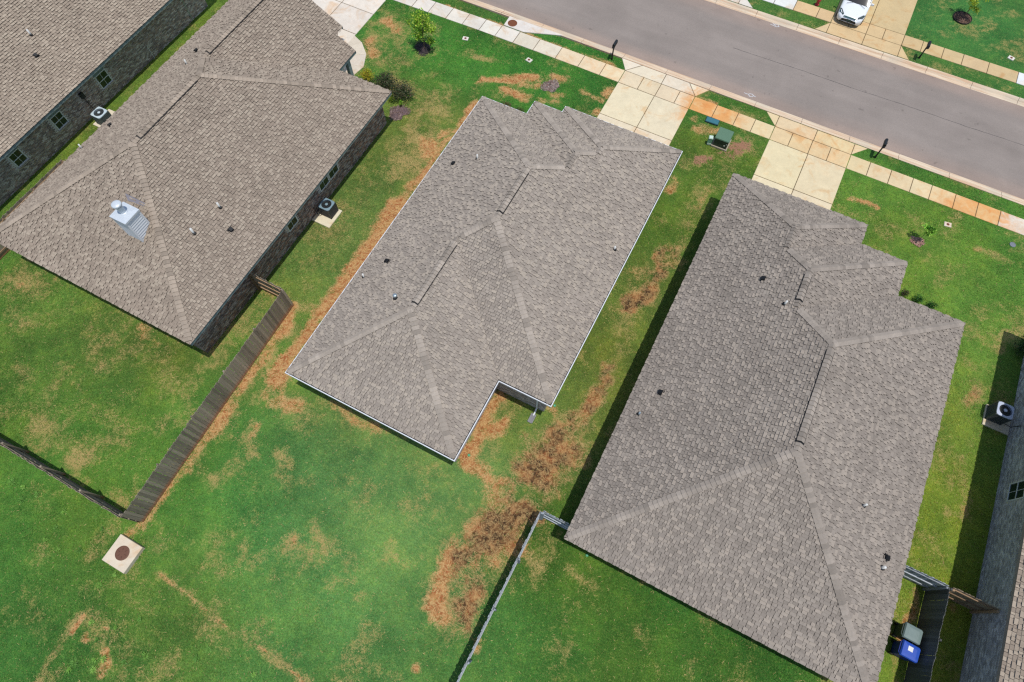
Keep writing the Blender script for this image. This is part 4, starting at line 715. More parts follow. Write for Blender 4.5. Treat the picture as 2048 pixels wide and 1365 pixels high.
mb = MB(); mb.box(((X0 + X1) / 2, (Y0 + Y1) / 2, ZT + .03), (.98, .96, .1)); mb.box(((X0 + X1) / 2, (Y0 + Y1) / 2, ZT + .1), (.96, .94, .05), top=(.35, .35)); mb.build('chase_cover', M['bright_metal'], ch)
cx_, cy_ = (X0 + X1) / 2 - .04, (Y0 + Y1) / 2 + .02
MB().lathe((cx_, cy_, ZT + .06), [(.22, 0), (.2, .08), (.15, .1), (.15, .48), (.19, .48), (.19, .52), (.15, .53), (.15, .6)], 24).build('flue', M['bright_metal'], ch, False)
MB().lathe((cx_, cy_, ZT + .64), [(.22, 0), (.235, .01), (.235, .07), (.21, .1), (.1, .13), (.0, .135)], 24, cap=False).build('flue_cap', M['bright_metal'], ch, True)
P_ = [FB1.hit(*q) + FB1.normal() * .03 for q in ((251, 387), (291, 407), (289, 413), (257, 402))]; MB().add([tuple(p) for p in P_] + [tuple(p - FB1.normal() * .03) for p in P_], [(0, 1, 2, 3), (0, 4, 5, 1), (1, 5, 6, 2), (2, 6, 7, 3), (3, 7, 4, 0)]).build('flashing', pmat('lead_flashing', A(140, 136, 142), .6, .15, 10), r1)
# ---- far left house: only its east slope and side wall show
H0 = empty('house', (0, 0, 0), label='house at the left edge with sandy brown roof and three dark windows', cat='house')
a, b, c, d = (-49.6, 3.0), (-36.4, 3.0), (-36.4, 25.8), (-49.6, 25.8); n0, n1 = (-43., 9.6), (-43., 19.2)
fs0 = [Face(a, b, [a, b, n0], Z0), Face(b, c, [b, c, n1, n0], Z0), Face(c, d, [c, d, n1], Z0), Face(d, a, [d, a, n0, n1], Z0)]
r0 = roof(H0, fs0, 'sand', 4); eave_trim(H0, [a, b, c, d], Z0, M['teal']); wall_body(H0, [(-49.1, 3.5), (-37.2, 3.5), (-37.2, 25.3), (-49.1, 25.3)], 2.53)
S0, S1 = (-37.2, 3.5), (-37.2, 25.3); win = [(15.45, 16.32, .85, 1.8), (11.62, 12.45, .9, 1.82), (8.35, 9.15, .95, 1.88)]; MIX_BR = [(196, 182, 168), (168, 152, 140), (212, 200, 186), (150, 134, 124), (186, 160, 142)]
bricks(H0, S0, S1, 2.5, MIX_BR, 11, [(y0 - 3.5, y1 - 3.5, z0 - .1, 2.5) for y0, y1, z0, z1 in win], [(y0 - 3.55, y1 - 3.45, z0) for y0, y1, z0, z1 in win])
for y0, y1, z0, z1 in win: window(H0, S0, S1, y0 - 3.5, y1 - 3.5, z0, z1, M['frame'], head=2.52)
vent_pipe(r0, fs0[1], 62, 70, .05, .4); box_vent(r0, fs0[1], 72, 112)
mb = MB(); mb.tube([(-37.15, 23.6, 2.3), (-37.1, 23.6, 2.1), (-37.1, 23.6, .05)], .03, 6); mb.box((-37.1, 23.6, 1.9), (.16, .3, .4)); mb.build('service_conduit', M['grey_metal'], H0)
mb = MB(); mb.tube([(-37.12, 19.6, 1.0), (-37.1, 19.6, .02)], .02, 6); mb.build('drain_line', M['pvc'], H0)
mb = MB(); mb.box((-37.12, 14.1, 1.55), (.14, .26, .36)); mb.tube([(-37.12, 14.1, 1.4), (-37.1, 14.1, .6), (-36.6, 14.0, .35)], .02, 6); mb.build('electric_disconnect', M['dark_metal'], H0)
# ---- far right house: its pale brick west wall and a strip of roof
H4 = empty('house', (0, 0, 0), label='house at the right edge with pale whitewashed brick wall', cat='house')
a, b, c, d = (17.62, 1.), (30.6, 1.), (30.6, 24.6), (17.62, 24.6); n0, n1 = (24.11, 7.49), (24.11, 18.11); Z4 = 3.15
fs4 = [Face(a, b, [a, b, n0], Z4), Face(b, c, [b, c, n1, n0], Z4), Face(c, d, [c, d, n1], Z4), Face(d, a, [d, a, n0, n1], Z4)]
r4 = roof(H4, fs4, 'sand', 5, singles=120); eave_trim(H4, [a, b, c, d], Z4, M['tan_trim']); wall_body(H4, [(18.15, 1.5), (30.1, 1.5), (30.1, 24.1), (18.15, 24.1)], 2.95)
S0, S1 = (18.15, 24.1), (18.15, 1.5); PALE_BR = [(214, 212, 208), (200, 198, 196), (226, 222, 216), (188, 184, 180)]
bricks(H4, S0, S1, 2.93, PALE_BR, 12, [(24.1 - 16.05, 24.1 - 15.1, .85, 1.95)]); window(H4, S0, S1, 24.1 - 16.05, 24.1 - 15.1, .85, 1.95, M['frame'])
# ------------------------------------------------------------------ fences: every picket, rail and post a piece
def fence(p0, p1, side, wood_, rail_, label, h=1.8, name='wood_fence', post_side=None, gap=.011, pw=.138, posts=True, caps=None):
    p0, p1 = Vector(p0), Vector(p1); d = p1 - p0; L = d.length; d.normalize(); nrm = Vector((d.y, -d.x)) * side; root = empty(name, (p0.x, p0.y, 0), math.atan2(d.y, d.x), label=label, cat='fence', group='fences round the back yards')
    rs = RS(int(abs(p0.x * 91 + p0.y * 37)) + 3); n = max(2, int(L / (pw + gap))); me = []
    for k in range(4):
        mb = MB(); w_ = pw / 2; hh = h + rs.uniform(-.008, .008); mb.add([(-w_, -.009, .03), (w_, -.009, .03), (w_, .009, .03), (-w_, .009, .03), (-w_, -.009, hh - .03), (w_, -.009, hh - .03), (w_, .009, hh - .03), (-w_, .009, hh - .03), (-w_ + .03, -.009, hh), (w_ - .03, -.009, hh), (w_ - .03, .009, hh), (-w_ + .03, .009, hh)],
            [(3, 2, 1, 0), (0, 1, 5, 4), (1, 2, 6, 5), (2, 3, 7, 6), (3, 0, 4, 7), (4, 5, 9, 8), (5, 6, 10, 9), (6, 7, 11, 10), (7, 4, 8, 11), (8, 9, 10, 11)]); me.append(mb.mesh('picket', wood_))
    sy_ = -side * .03
    for k in range(n):
        o = bpy.data.objects.new('picket', me[rs.randint(4)]); o.location = ((k + .5) * L / n, sy_ + rs.uniform(-.003, .003), rs.uniform(-.012, .012)); o.rotation_euler = (rs.uniform(-.012, .012), rs.uniform(-.006, .006), rs.uniform(-.02, .02)); link(o, root)
    for z in (.35, .95, h - .22): MB().box((L / 2, sy_ + side * .03, z), (L, .038, .088)).build('rail', rail_, root)
    if posts:
        m_ = max(1, round(L / 2.4))
        for k in range(m_ + 1):
            x = min(max(k * L / m_, .05), L - .05); mb = MB(); mb.box((x, sy_ + side * .096, (h - .06) / 2 - .1), (.09, .09, h - .06 + .2)); mb.box((x, sy_ + side * .096, h - .045), (.09, .09, .03), top=(.5, .5)); mb.build('post', rail_, root)
    return root
DW = wood('dark_grey_wood', A(98, 100, 98), False, .2)  # side fence wood, a darker grey than the other grey fences
OW, RW, GW, BW = M['old_wood'], M['rail_wood'], M['grey_wood'], M['brown_wood']
fence((-17.94, 8.6), (-17.5, -4.2), -1, OW, OW, 'long weathered picket fence running from the brown-roofed house toward the concrete drain box')
fence((-17.58, -4.26), (-34.4, -4.26), -1, OW, OW, 'weathered fence along the back of the left yard with its shadow beside it')
fence((-20.24, 8.56), (-18.04, 8.56), -1, OW, RW, 'short weathered fence panel with tan rails joining the dark brick wall')
fence((-.92, 4.62), (-.97, -9.), 1, GW, GW, 'pale grey stained fence seen edge-on down the right yard')
fence((-.84, 4.66), (.92, 4.66), -1, GW, GW, 'short grey fence panel joining the right house at its rear left corner')
fence((13.24, 9.82), (16.0, 9.82), -1, GW, GW, 'grey fence panel with heavy posts at the right house side yard')
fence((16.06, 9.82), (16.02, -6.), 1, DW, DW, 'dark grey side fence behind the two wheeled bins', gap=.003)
fence((16.16, 9.84), (18.1, 9.84), -1, BW, RW, 'brown wood fence panel with pale rails against the whitewashed brick wall')
fence((-34.34, 9.7), (-34.42, -4.1), 1, OW, RW, 'brown fence in the green alley along the brown-roofed house', gap=.006)
fence((-34.26, 9.76), (-32.45, 9.76), -1, OW, RW, 'short brown fence return in the alley at the brown-roofed house', gap=.006)
# ------------------------------------------------------------------ air conditioners on their pads
def condenser(cx, cy, w_, h, lidc, bodyc, label, padrect, padlabel, rz=0):
    x0, x1, y0, y1 = padrect; pd = slab([(x0 - cx, y0 - cy), (x1 - cx, y0 - cy), (x1 - cx, y1 - cy), (x0 - cx, y1 - cy)], A(226, 214, 188, 1.18), None, .07, 'equipment_pad', 0); pd.location = (cx, cy, 0); tag(pd, padlabel, 'pad', 'pads under the air conditioners')
    r = empty('air_conditioner', (cx, cy, .078), rz, label=label, cat='air conditioner', group='air conditioners beside the houses'); k = w_ / 2
    MB().box((0, 0, h / 2 - .03), (w_ * .9, w_ * .9, h - .1), 0, tuple(x * .35 for x in bodyc)).build('coil', M['paint'], r)
    mb = MB(); mb.box((0, 0, .04), (w_, w_, .08), 0, bodyc)
    for sx in (-1, 1):
        for sy2 in (-1, 1): mb.box((sx * (k - .03), sy2 * (k - .03), h / 2), (.06, .06, h - .04), 0, bodyc)
    mb.build('cabinet_frame', M['paint'], r); lv = MB()
    for i in range(14):
        z = .12 + i * (h - .2) / 13
        for a_ in range(4): c_, s_ = (0, -1), (1, 0); q = a_ * math.pi / 2; lv.box((math.cos(q) * (k - .012), math.sin(q) * (k - .012), z), (.012, w_ - .12, .022), q, bodyc)
    o = lv.build('louvres', M['paint'], r); o['kind'] = 'stuff'
    n = 32; R = k * .8; V = []; F = []
    for i in range(n):
        t = 2 * math.pi * i / n; c, s_ = math.cos(t), math.sin(t); m_ = max(abs(c), abs(s_)); rr = min(k / m_, k * 1.28); V += [(c * R, s_ * R, h + .015), (c * rr, s_ * rr, h), (c * rr, s_ * rr, h - .05), (c * R, s_ * R, h - .1)]
    for i in range(n):
        j = (i + 1) % n
        for u, v_ in ((0, 1), (1, 2), (3, 0)): F.append((4 * i + u, 4 * i + v_, 4 * j + v_, 4 * j + u))
    MB().add(V, F, lidc).build('top_cover', M['paint'], r); g = MB()
    for q in (.25, .45, .62, .75): g.tube([(R * q * 1.3 * math.cos(t), R * q * 1.3 * math.sin(t), h + .01) for t in np.linspace(0, 2 * math.pi, 25)], .004, 4, A(60, 66, 70))
    for i in range(8): t = i * math.pi / 4; g.tube([(0, 0, h + .015), (R * math.cos(t), R * math.sin(t), h + .012)], .005, 4, A(60, 66, 70))
    g.build('grille', M['paint'], r); fb = MB()
    for i in range(3):
        t = i * 2.094 + .5; a1, a2 = t - .42, t + .42; fb.add([(.06 * math.cos(a1), .06 * math.sin(a1), h - .13), (R * .88 * math.cos(a1), R * .88 * math.sin(a1), h - .16), (R * .9 * math.cos(a2), R * .9 * math.sin(a2), h - .09), (.06 * math.cos(a2), .06 * math.sin(a2), h - .11)], [(0, 1, 2, 3)], A(196, 200, 204))
    fb.build('fan', M['paint'], r); MB().lathe((0, 0, h - .02), [(.09, 0), (.09, .03), (.05, .045), (0, .046)], 16, lidc, False).build('fan_hub', M['paint'], r)
    return r
condenser(-19.58, 14.58, .74, .78, A(128, 152, 162), A(70, 70, 70), 'dark air conditioner with blue-grey top beside the dark brick wall', (-20.25, -19.02, 13.66, 15.02), 'pale concrete pad under the dark air conditioner by the dark brick wall')
condenser(-36.08, 13.85, .78, .78, A(198, 214, 220), A(104, 112, 112), 'pale topped air conditioner in the narrow green alley at left', (-36.7, -35.5, 13.3, 14.75), 'concrete pad in the narrow green alley at left')
condenser(17.28, 19.66, .76, .84, A(196, 204, 222), A(92, 98, 96), 'pale topped air conditioner beside the whitewashed brick wall at right', (16.86, 18.12, 18.95, 20.15), 'concrete pad half in shade beside the whitewashed brick wall')
hs = MB(); hs.tube([(-20.22, 14.1, .75), (-20.1, 14.1, .5), (-20.0, 14.05, .3), (-19.9, 14.1, .28), (-19.85, 14.3, .34)], .022, 6); hs.tube([(-20.22, 14.25, .5), (-20.05, 14.22, .2), (-19.93, 14.3, .25)], .016, 6); tag(hs.build('refrigerant_line', M['black']), 'black looped line between the dark air conditioner and brick wall', 'pipe')
hs = MB(); hs.tube([(18.1, 19.2, .9), (17.9, 19.15, .5), (17.7, 19.3, .35)], .02, 6); tag(hs.build('refrigerant_line', M['black']), 'black line from the right air conditioner to the whitewashed wall', 'pipe')
# ------------------------------------------------------------------ drain box, utility boxes, meter boxes, mailboxes, hydrant
db = empty('drain_box', (-17.25, -5.7, 0), label='square concrete drain box with round brown manhole lid on the back lawn', cat='drain box')
o = slab([(-.65, -.64), (.65, -.64), (.65, .64), (-.65, .64)], A(222, 208, 186, 1.18), db, .25, 'box_slab', 0); MB().lathe((.0, .02, .235), [(.33, 0), (.33, .025), (.3, .03), (.3, .02), (.27, .022), (.0, .026)], 28, A(112, 78, 60), False).build('manhole_lid', M['paint'], db)
mb = MB()
for a_ in range(6): t = a_ * 1.047; mb.box((.18 * math.cos(t), .02 + .18 * math.sin(t), .262), (.1, .02, .008), t, A(90, 62, 48))
mb.build('lid_ribs', M['paint'], db)
tr = empty('transformer', (-.93, 30.12, 0), .0, label='olive green utility transformer cabinet on the mulch patch between the driveways', cat='transformer')
GRN = A(96, 128, 104); MB().box((0, 0, .05), (1.0, 1.0, .1), 0, A(170, 160, 140)).build('base_pad', M['paint'], tr)
MB().box((0, 0, .4), (.86, .86, .62), 0, A(58, 72, 58)).build('cabinet', M['paint'], tr)
MB().add([(-.46, -.46, .7), (.46, -.46, .7), (.46, .46, .74), (-.46, .46, .74), (-.44, -.44, .76), (.44, -.44, .76), (.44, .44, .81), (-.44, .44, .81)], [(3, 2, 1, 0), (4, 5, 6, 7), (0, 1, 5, 4), (1, 2, 6, 5), (2, 3, 7, 6), (3, 0, 4, 7)], GRN).build('lid', M['paint'], tr)
mb = MB(); mb.box((.25, -.437, .35), (.08, .012, .1), 0, A(226, 226, 210)); mb.box((.36, -.437, .5), (.06, .012, .06), 0, A(226, 226, 210)); mb.build('warning_sticker', M['paint'], tr)
pe = empty('utility_pedestal', (-1.6, 29.75, 0), .25, label='small pale green utility pedestal left of the transformer', cat='pedestal')
MB().box((0, 0, .28), (.24, .24, .56), 0, A(120, 168, 140)).build('body', M['paint'], pe); MB().box((0, 0, .585), (.27, .27, .05), 0, A(206, 226, 210), (.8, .8)).build('cap', M['paint'], pe); MB().box((0, -.125, .12), (.25, .012, .12), 0, A(214, 228, 214)).build('foot_band', M['paint'], pe)
va = empty('utility_vault', (-2.02, 31.55, 0), .04, label='flat blue-green utility vault lid beside the orange sidewalk', cat='utility box'); MB().box((0, 0, .03), (.86, .46, .1), 0, A(40, 70, 70)).build('rim', M['paint'], va); MB().box((0, 0, .09), (.8, .4, .03), 0, A(62, 118, 130), (.97, .95)).build('lid', M['paint'], va)
METER = 'square white concrete meter box with small brown lid '
for (px, py), lab in (((931, 78), METER + 'nearest the leafy young tree'), ((1058, 121), METER + 'above the bare twig tree'), ((1895, 450), METER + 'beside the staked sapling'), ((2022, 117), METER + 'across the road at upper right')):
    p = at(px, py); r = empty('meter_box', (p[0], p[1], 0), RS(px).uniform(-.3, .3), label=lab, cat='meter box', group='meter boxes set in the lawns'); o = slab([(-.2, -.16), (.2, -.16), (.2, .16), (-.2, .16)], WHITE, r, .045, 'collar', 0); MB().lathe((0, 0, .03), [(.085, 0), (.085, .02), (0, .022)], 14, A(120, 66, 50), False).build('lid', M['paint'], r)
p = at(2025, 490); r = empty('valve_cover', (p[0], p[1], 0), label='round dull grey valve cover in the lawn at the right edge', cat='valve cover'); MB().lathe((0, 0, 0), [(.17, -.02), (.17, .03), (.15, .035), (.15, .028), (0, .03)], 18, A(126, 132, 140), False).build('lid', M['paint'], r)
for (px, py), lab in (((938, 911), 'small green irrigation head on red clay behind the centre house'), ((1109, 812), 'small green irrigation head at the centre house corner'), ((1174, 1111), 'small green irrigation head behind the right house')):
    p = at(px, py); r = empty('irrigation_head', (p[0], p[1], 0), label=lab, cat='irrigation head', group='green irrigation heads'); MB().lathe((0, 0, 0), [(.07, -.02), (.07, .05), (.055, .055), (.05, .04), (.0, .04)], 14, A(60, 160, 110), False).build('rim', M['paint'], r); MB().lathe((0, 0, .04), [(.035, 0), (.03, .02), (0, .022)], 10, A(120, 190, 150), False).build('plug', M['paint'], r)
p = at(1072, 834); r = empty('splash_block', (-3.42, 8.8, .0), label='pale splash block below the downspout in the roof notch', cat='splash block'); mb = MB(); mb.box((0, 0, .02), (.26, .5, .05), 0, A(132, 132, 136)); mb.build('trough', M['paint'], r)
for sx in (-1, 1): MB().box((sx * .112, 0, .065), (.035, .5, .05), 0, A(146, 146, 150)).build('lip', M['paint'], r)
def mailbox(x, y, face, label):
    r = empty('mailbox', (x, y, 0), 0 if face > 0 else math.pi, label=label, cat='mailbox', group='black mailboxes along the road'); K = A(30, 32, 34)
    MB().box((0, 0, .5), (.075, .075, 1.1), 0, K).build('post', M['paint'], r); MB().box((0, 0, .1), (.11, .11, .2), 0, K, (.85, .85)).build('post_base', M['paint'], r)
    mb = MB(); mb.box((0, .12, 1.02), (.09, .5, .06), 0, K); mb.tube([(0, .04, .72), (0, .3, 1.0)], .025, 6, K); mb.build('bracket', M['paint'], r)
    mb = MB(); sec = [(-.085, 0), (.085, 0), (.085, .14)] + [(.085 * math.cos(t), .14 + .085 * math.sin(t)) for t in np.linspace(.3, math.pi - .3, 7)] + [(-.085, .14)]; n = len(sec)
    V = [(a_, -.12, 1.05 + b_) for a_, b_ in sec] + [(a_, .4, 1.05 + b_) for a_, b_ in sec]; mb.add(V, [(i, (i + 1) % n, n + (i + 1) % n, n + i) for i in range(n)] + [list(range(n)), list(range(n, 2 * n))[::-1]], A(38, 42, 46)); mb.build('box', M['paint'], r)
    MB().box((0, .405, 1.13), (.15, .012, .17), 0, A(46, 50, 54)).build('door', M['paint'], r); MB().box((.1, .1, 1.2), (.012, .04, .16), 0, A(60, 58, 58)).build('flag', M['paint'], r); mb = MB(); mb.lathe((0, 0, 1.05), [(.06, 0), (.075, .03), (.06, .06), (.03, .12), (0, .16)], 10, K, False); o = mb.build('finial', M['paint'], r); o.location = (0, -.17, 0)
mailbox(-9.86, 33.6, 1, 'black mailbox on a post left of the centre house driveway'); mailbox(7.86, 33.42, 1, 'black mailbox on a post right of the right house driveway'); mailbox(8.4, 43.2, -1, 'black mailbox on a post across the road')
hy = empty('fire_hydrant', (.85, 45.1, 0), .4, label='red fire hydrant at the top edge beside the far sidewalk', cat='hydrant'); RED = A(176, 52, 62)
MB().lathe((0, 0, 0), [(.15, 0), (.15, .06), (.1, .08), (.1, .5), (.13, .51), (.13, .55), (.1, .56)], 16, RED, False).build('barrel', M['paint'], hy); MB().lathe((0, 0, .56), [(.1, 0), (.085, .09), (.04, .14), (.04, .18), (0, .185)], 16, RED, False).build('bonnet', M['paint'], hy)
for q, rr in ((0, .05), (math.pi, .05), (-math.pi / 2, .075)): MB().tube([(0, 0, .4), (.19 * math.cos(q), .19 * math.sin(q), .4)], rr, 10, RED).build('outlet', M['paint'], hy)
# ------------------------------------------------------------------ wheeled bins
def bin_(x, y, lid, body, label, sticker=False):
    r = empty('wheeled_bin', (x, y, 0), -.04, label=label, cat='bin', group='wheeled bins behind the grey fence'); MB().box((0, .0, .5), (.56, .5, .86), 0, body, (1.22, 1.2)).build('body', M['paint'], r); mb = MB()
    V = []; ring = [(-.38, -.33), (.3, -.33), (.37, -.28), (.37, .28), (.3, .33), (-.38, .33)]
    for sc_, z in ((1, .93), (1, .98), (.9, 1.04), (.55, 1.07)): V += [(a_ * sc_, b_ * sc_, z) for a_, b_ in ring]
    F = [(k * 6 + i, k * 6 + (i + 1) % 6, k * 6 + 6 + (i + 1) % 6, k * 6 + 6 + i) for k in range(3) for i in range(6)] + [list(range(18, 24)), list(range(6))[::-1]]; mb.add(V, F, lid); mb.build('lid', M['paint'], r)
    MB().tube([(-.4, -.26, .95), (-.44, -.2, .97), (-.44, .2, .97), (-.4, .26, .95)], .018, 6, body).build('handle', M['paint'], r)
    for s_ in (-1, 1): MB().tube([(-.28, s_ * .24, .12), (-.28, s_ * .3, .12)], .12, 14, A(28, 28, 28)).build('wheel', M['paint'], r)
    if sticker: MB().box((-.06, .08, 1.074), (.2, .2, .005), 0, A(232, 232, 230)).build('label_sticker', M['paint'], r)
bin_(15.44, 7.46, A(120, 138, 134), A(70, 80, 76), 'wheeled bin with grey-green lid near the dark fence'); bin_(15.5, 6.72, A(42, 84, 184), A(30, 52, 140), 'wheeled bin with blue lid and white sticker near the dark fence', True)
mb = MB(); p, q = at(1781, 1268, .05), at(1801, 1281, .05); mb.tube([p, q], .05, 6, A(196, 150, 92)); tag(mb.build('timber_offcut', M['paint']), 'tan timber offcut on the ground beside the blue-lidded bin', 'timber')
# ------------------------------------------------------------------ white car on the far driveway
def car(x, y, rz=0):
    r = empty('car', (x, y, 0), rz, label='white sedan nosed toward the road on the far driveway', cat='car'); WC = M['carpaint']
    S = [(0, .5, .34, .48, .56), (.06, .68, .28, .54, .63), (.2, .81, .22, .6, .71), (.5, .87, .2, .67, .8), (.9, .89, .19, .72, .88), (1.35, .9, .19, .77, .95), (2.2, .9, .19, .82, .97), (3.2, .9, .19, .84, .98), (3.8, .89, .2, .86, 1.0), (4.2, .85, .25, .84, .99), (4.42, .75, .32, .75, .92), (4.5, .6, .38, .62, .8)]
    V = []; n = 13
    for t, W, zb, zs, zt in S:
        half = [(W * .9, zb), (W * .99, zb + .1), (W, zs - .06), (W * .965, zs + (zt - zs) * .35), (W * .84, zs + (zt - zs) * .75), (W * .45, zt - .012)]; row = [(-a_, b_) for a_, b_ in half] + [(0, zt)] + [half[k] for k in range(5, -1, -1)]; V += [(a_, t, b_) for a_, b_ in row]
    F = [(i * n + k, i * n + k + 1, (i + 1) * n + k + 1, (i + 1) * n + k) for i in range(len(S) - 1) for k in range(n - 1)] + [list(range(n)), [(len(S) - 1) * n + k for k in range(n)][::-1]]; body = MB().add(V, F).build('body', WC, r, True)
    bl, br_, tl, trr = [(s_ * .8, 1.3, .95) for s_ in (-1, 1)], [(s_ * .78, 3.95, 1.0) for s_ in (-1, 1)], [(s_ * .58, 2.05, 1.41) for s_ in (-1, 1)], [(s_ * .57, 3.15, 1.42) for s_ in (-1, 1)]
    GL = pmat('car_glass', A(26, 30, 34), .05, .05, 2, spec=.7); MB().add([bl[0], (0, 1.22, .965), bl[1], tl[1], (0, 2.0, 1.44), tl[0]], [(0, 1, 4, 5), (1, 2, 3, 4)]).build('windshield', GL, r, True); MB().add([br_[1], br_[0], trr[0], trr[1]], [(0, 1, 2, 3)]).build('rear_window', GL, r)
    for k in (0, 1): MB().add([bl[k], tl[k], trr[k], br_[k]], [(0, 1, 2, 3) if k == 0 else (3, 2, 1, 0)]).build('side_window', GL, r)
    MB().add([tl[0], (0, 2.0, 1.445), tl[1], trr[1], (0, 3.2, 1.455), trr[0]], [(0, 1, 4, 5), (1, 2, 3, 4)]).build('roof', WC, r)
    for s_ in (-1, 1): MB().add([(s_ * .8, .3, .71), (s_ * .5, .12, .665), (s_ * .47, .2, .71), (s_ * .74, .52, .8), (s_ * .86, .62, .74)], [(0, 1, 2, 3, 4) if s_ < 0 else (4, 3, 2, 1, 0)], A(40, 66, 68)).build('headlight', M['paint'], r).location = (0, -.012, .012)
    MB().add([(-.46, .06, .64), (.46, .06, .64), (.4, .1, .7), (-.4, .1, .7)], [(0, 1, 2, 3)], A(48, 96, 90)).build('grille', M['paint'], r).location = (0, -.05, .012)
    mb = MB(); mb.box((0, .0, .44), (1.0, .05, .1), 0, A(36, 40, 42)); mb.build('lower_intake', M['paint'], r)
    for s_ in (-1, 1): mb = MB(); mb.box((s_ * .56, .08, .44), (.26, .05, .07), s_ * .5, A(36, 56, 56)); mb.build('fog_light', M['paint'], r)
    MB().box((0, -.03, .52), (.3, .02, .13), 0, A(40, 78, 74)).build('number_plate', M['paint'], r)
    for yy in (.85, 3.55):
        for s_ in (-1, 1):
            wv = MB().tube([(s_ * .7, yy, .32), (s_ * .905, yy, .32)], .32, 20).build('wheel', M['rubber'], r); MB().tube([(s_ * .9, yy, .32), (s_ * .912, yy, .32)], .2, 16, A(170, 174, 178)).build('rim', M['paint'], wv)
    for s_ in (-1, 1): MB().box((s_ * .98, 1.55, .98), (.18, .1, .12)).build('mirror', WC, r)
    for s_ in (-1, 1): MB().tube([(s_ * .62, 1.02, .925), (s_ * .2, 1.22, .975)], .01, 5, A(30, 30, 30)).build('wiper', M['paint'], r)
car(3.2, 43.85, -.02)
# ------------------------------------------------------------------ plants
def leaf_cloud(name, clumps, size, cols, parent, seed, flat=.5):
    """clumps: (centre, radius, number of leaves); each leaf a bent diamond"""
    rs = RS(seed); V, Q, CQ = [], [], []; cols = [np.array(A(*c)) for c in cols]
    for (c, r, n) in clumps:
        d = rs.normal(size=(n, 3)); d /= np.linalg.norm(d, axis=1)[:, None]; P = np.array(c) + d * (rs.rand(n)[:, None] ** .45) * np.array(r if hasattr(r, '__len__') else (r, r, r)); tone = rs.uniform(.75, 1.2)
        for p in P:
            u = rs.normal(size=3); u[2] *= flat; u /= np.linalg.norm(u); v = np.cross(u, rs.normal(size=3)); v /= np.linalg.norm(v) + 1e-9; L = size * rs.uniform(.6, 1.3); k = len(V)
            V += [p, p + u * L * .5 + v * L * .3, p + u * L + np.array([0, 0, -.15 * L]), p + u * L * .5 - v * L * .3]; Q.append((k, k + 1, k + 2, k + 3)); CQ.append(cols[rs.randint(len(cols))] * tone * rs.uniform(.85, 1.6))
    return np_mesh(name, np.array(V), Q, M['leaf'], np.clip(np.array(CQ), 0, .8), parent)
def mulch_bed(x, y, r, cols, label, edging=False, n=500, seed=1):
    b = empty('mulch_bed', (x, y, 0), label=label, cat='mulch bed', group='mulch beds'); mb = MB(); rs = RS(seed); c0 = A(*cols[0])
    mb.lathe((0, 0, -.05), [(r, 0), (r * .95, .06), (r * .6, .09), (r * .2, .1), (0, .1)], 20, tuple(v * .6 for v in c0), False); ph = rs.uniform(0, 6, 3); wob = lambda q: 1 + .16 * math.sin(2 * q + ph[0]) + .12 * math.sin(3 * q + ph[1]) + .08 * math.sin(5 * q + ph[2])
    if not edging: mb.v = [(x_ * wob(math.atan2(y_, x_)), y_ * wob(math.atan2(y_, x_)), z_) for x_, y_, z_ in mb.v]
    mb.build('mound', M['mulch'], b, True)
    V, Q, CQ = [], [], []
    for i in range(n):
        q = rs.uniform(0, 6.283); d = r * math.sqrt(rs.rand()) * (1.2 * wob(q) if not edging else .97); p = np.array([d * math.cos(q), d * math.sin(q), .02 + .05 * max(0, 1 - d / r) + rs.uniform(0, .02)]); t = rs.uniform(0, 6.283); u = np.array([math.cos(t), math.sin(t), rs.uniform(-.3, .3)]) * rs.uniform(.03, .07); v = np.array([-math.sin(t), math.cos(t), rs.uniform(-.3, .3)]) * rs.uniform(.008, .02); k = len(V); V += [p - u - v, p + u - v, p + u + v, p - u + v]; Q.append((k, k + 1, k + 2, k + 3)); CQ.append(np.array(A(*cols[rs.randint(len(cols))])) * rs.uniform(.6, 1.3))
    o = np_mesh('chips', np.array(V), Q, M['mulch'], np.clip(np.array(CQ), 0, .8), b); o['kind'] = 'stuff'
    if edging: MB().lathe((0, 0, -.02), [(r * 1.02, 0), (r * 1.02, .09), (r * .97, .09), (r * .97, 0)], 28, A(30, 30, 32), False).build('edging', M['paint'], b)
    return b
def tree(x, y, h, stem_r, crown, leaf, cols, label, seed, limbs=6, lean=(0, 0), nleaf=60):
    """crown: (z from, z to, radius)"""
    t = empty('young_tree', (x, y, 0), label=label, cat='tree'); rs = RS(seed); z0, z1, R = crown; mb = MB(); top = Vector((lean[0], lean[1], h))
    mb.tube([(0, 0, -.05), (lean[0] * .3, lean[1] * .3, h * .33), (lean[0] * .62, lean[1] * .62, h * .66), tuple(top)], [stem_r, stem_r * .8, stem_r * .5, stem_r * .2], 7, A(124, 106, 84)); cl = []
    for i in range(limbs):
        f = (i + .5) / limbs; z = z0 + (z1 - z0) * f * .9; q = i * 2.4 + rs.uniform(-.4, .4); L = R * (1.0 - abs(f - .4) * .9) * rs.uniform(.7, 1.15); s_ = Vector((lean[0] * z / h, lean[1] * z / h, z)); e_ = s_ + Vector((L * math.cos(q), L * math.sin(q), L * .55)); mb.tube([tuple(s_), tuple((s_ + e_) / 2 + Vector((0, 0, .03))), tuple(e_)], [stem_r * .35, stem_r * .25, stem_r * .12], 5, A(124, 106, 84))
        if nleaf:
            for k in (.55, .8, 1.05): c = s_ + (e_ - s_) * k; cl.append((tuple(c + Vector(rs.normal(0, R * .12, 3))), R * rs.uniform(.24, .42), int(nleaf * rs.uniform(.6, 1.3))))
    if nleaf: cl.append((tuple(top), R * .35, nleaf))
    mb.build('trunk', M['paint'], t)
    if nleaf: leaf_cloud('crown', cl, leaf, cols, t, seed + 1)
    return t
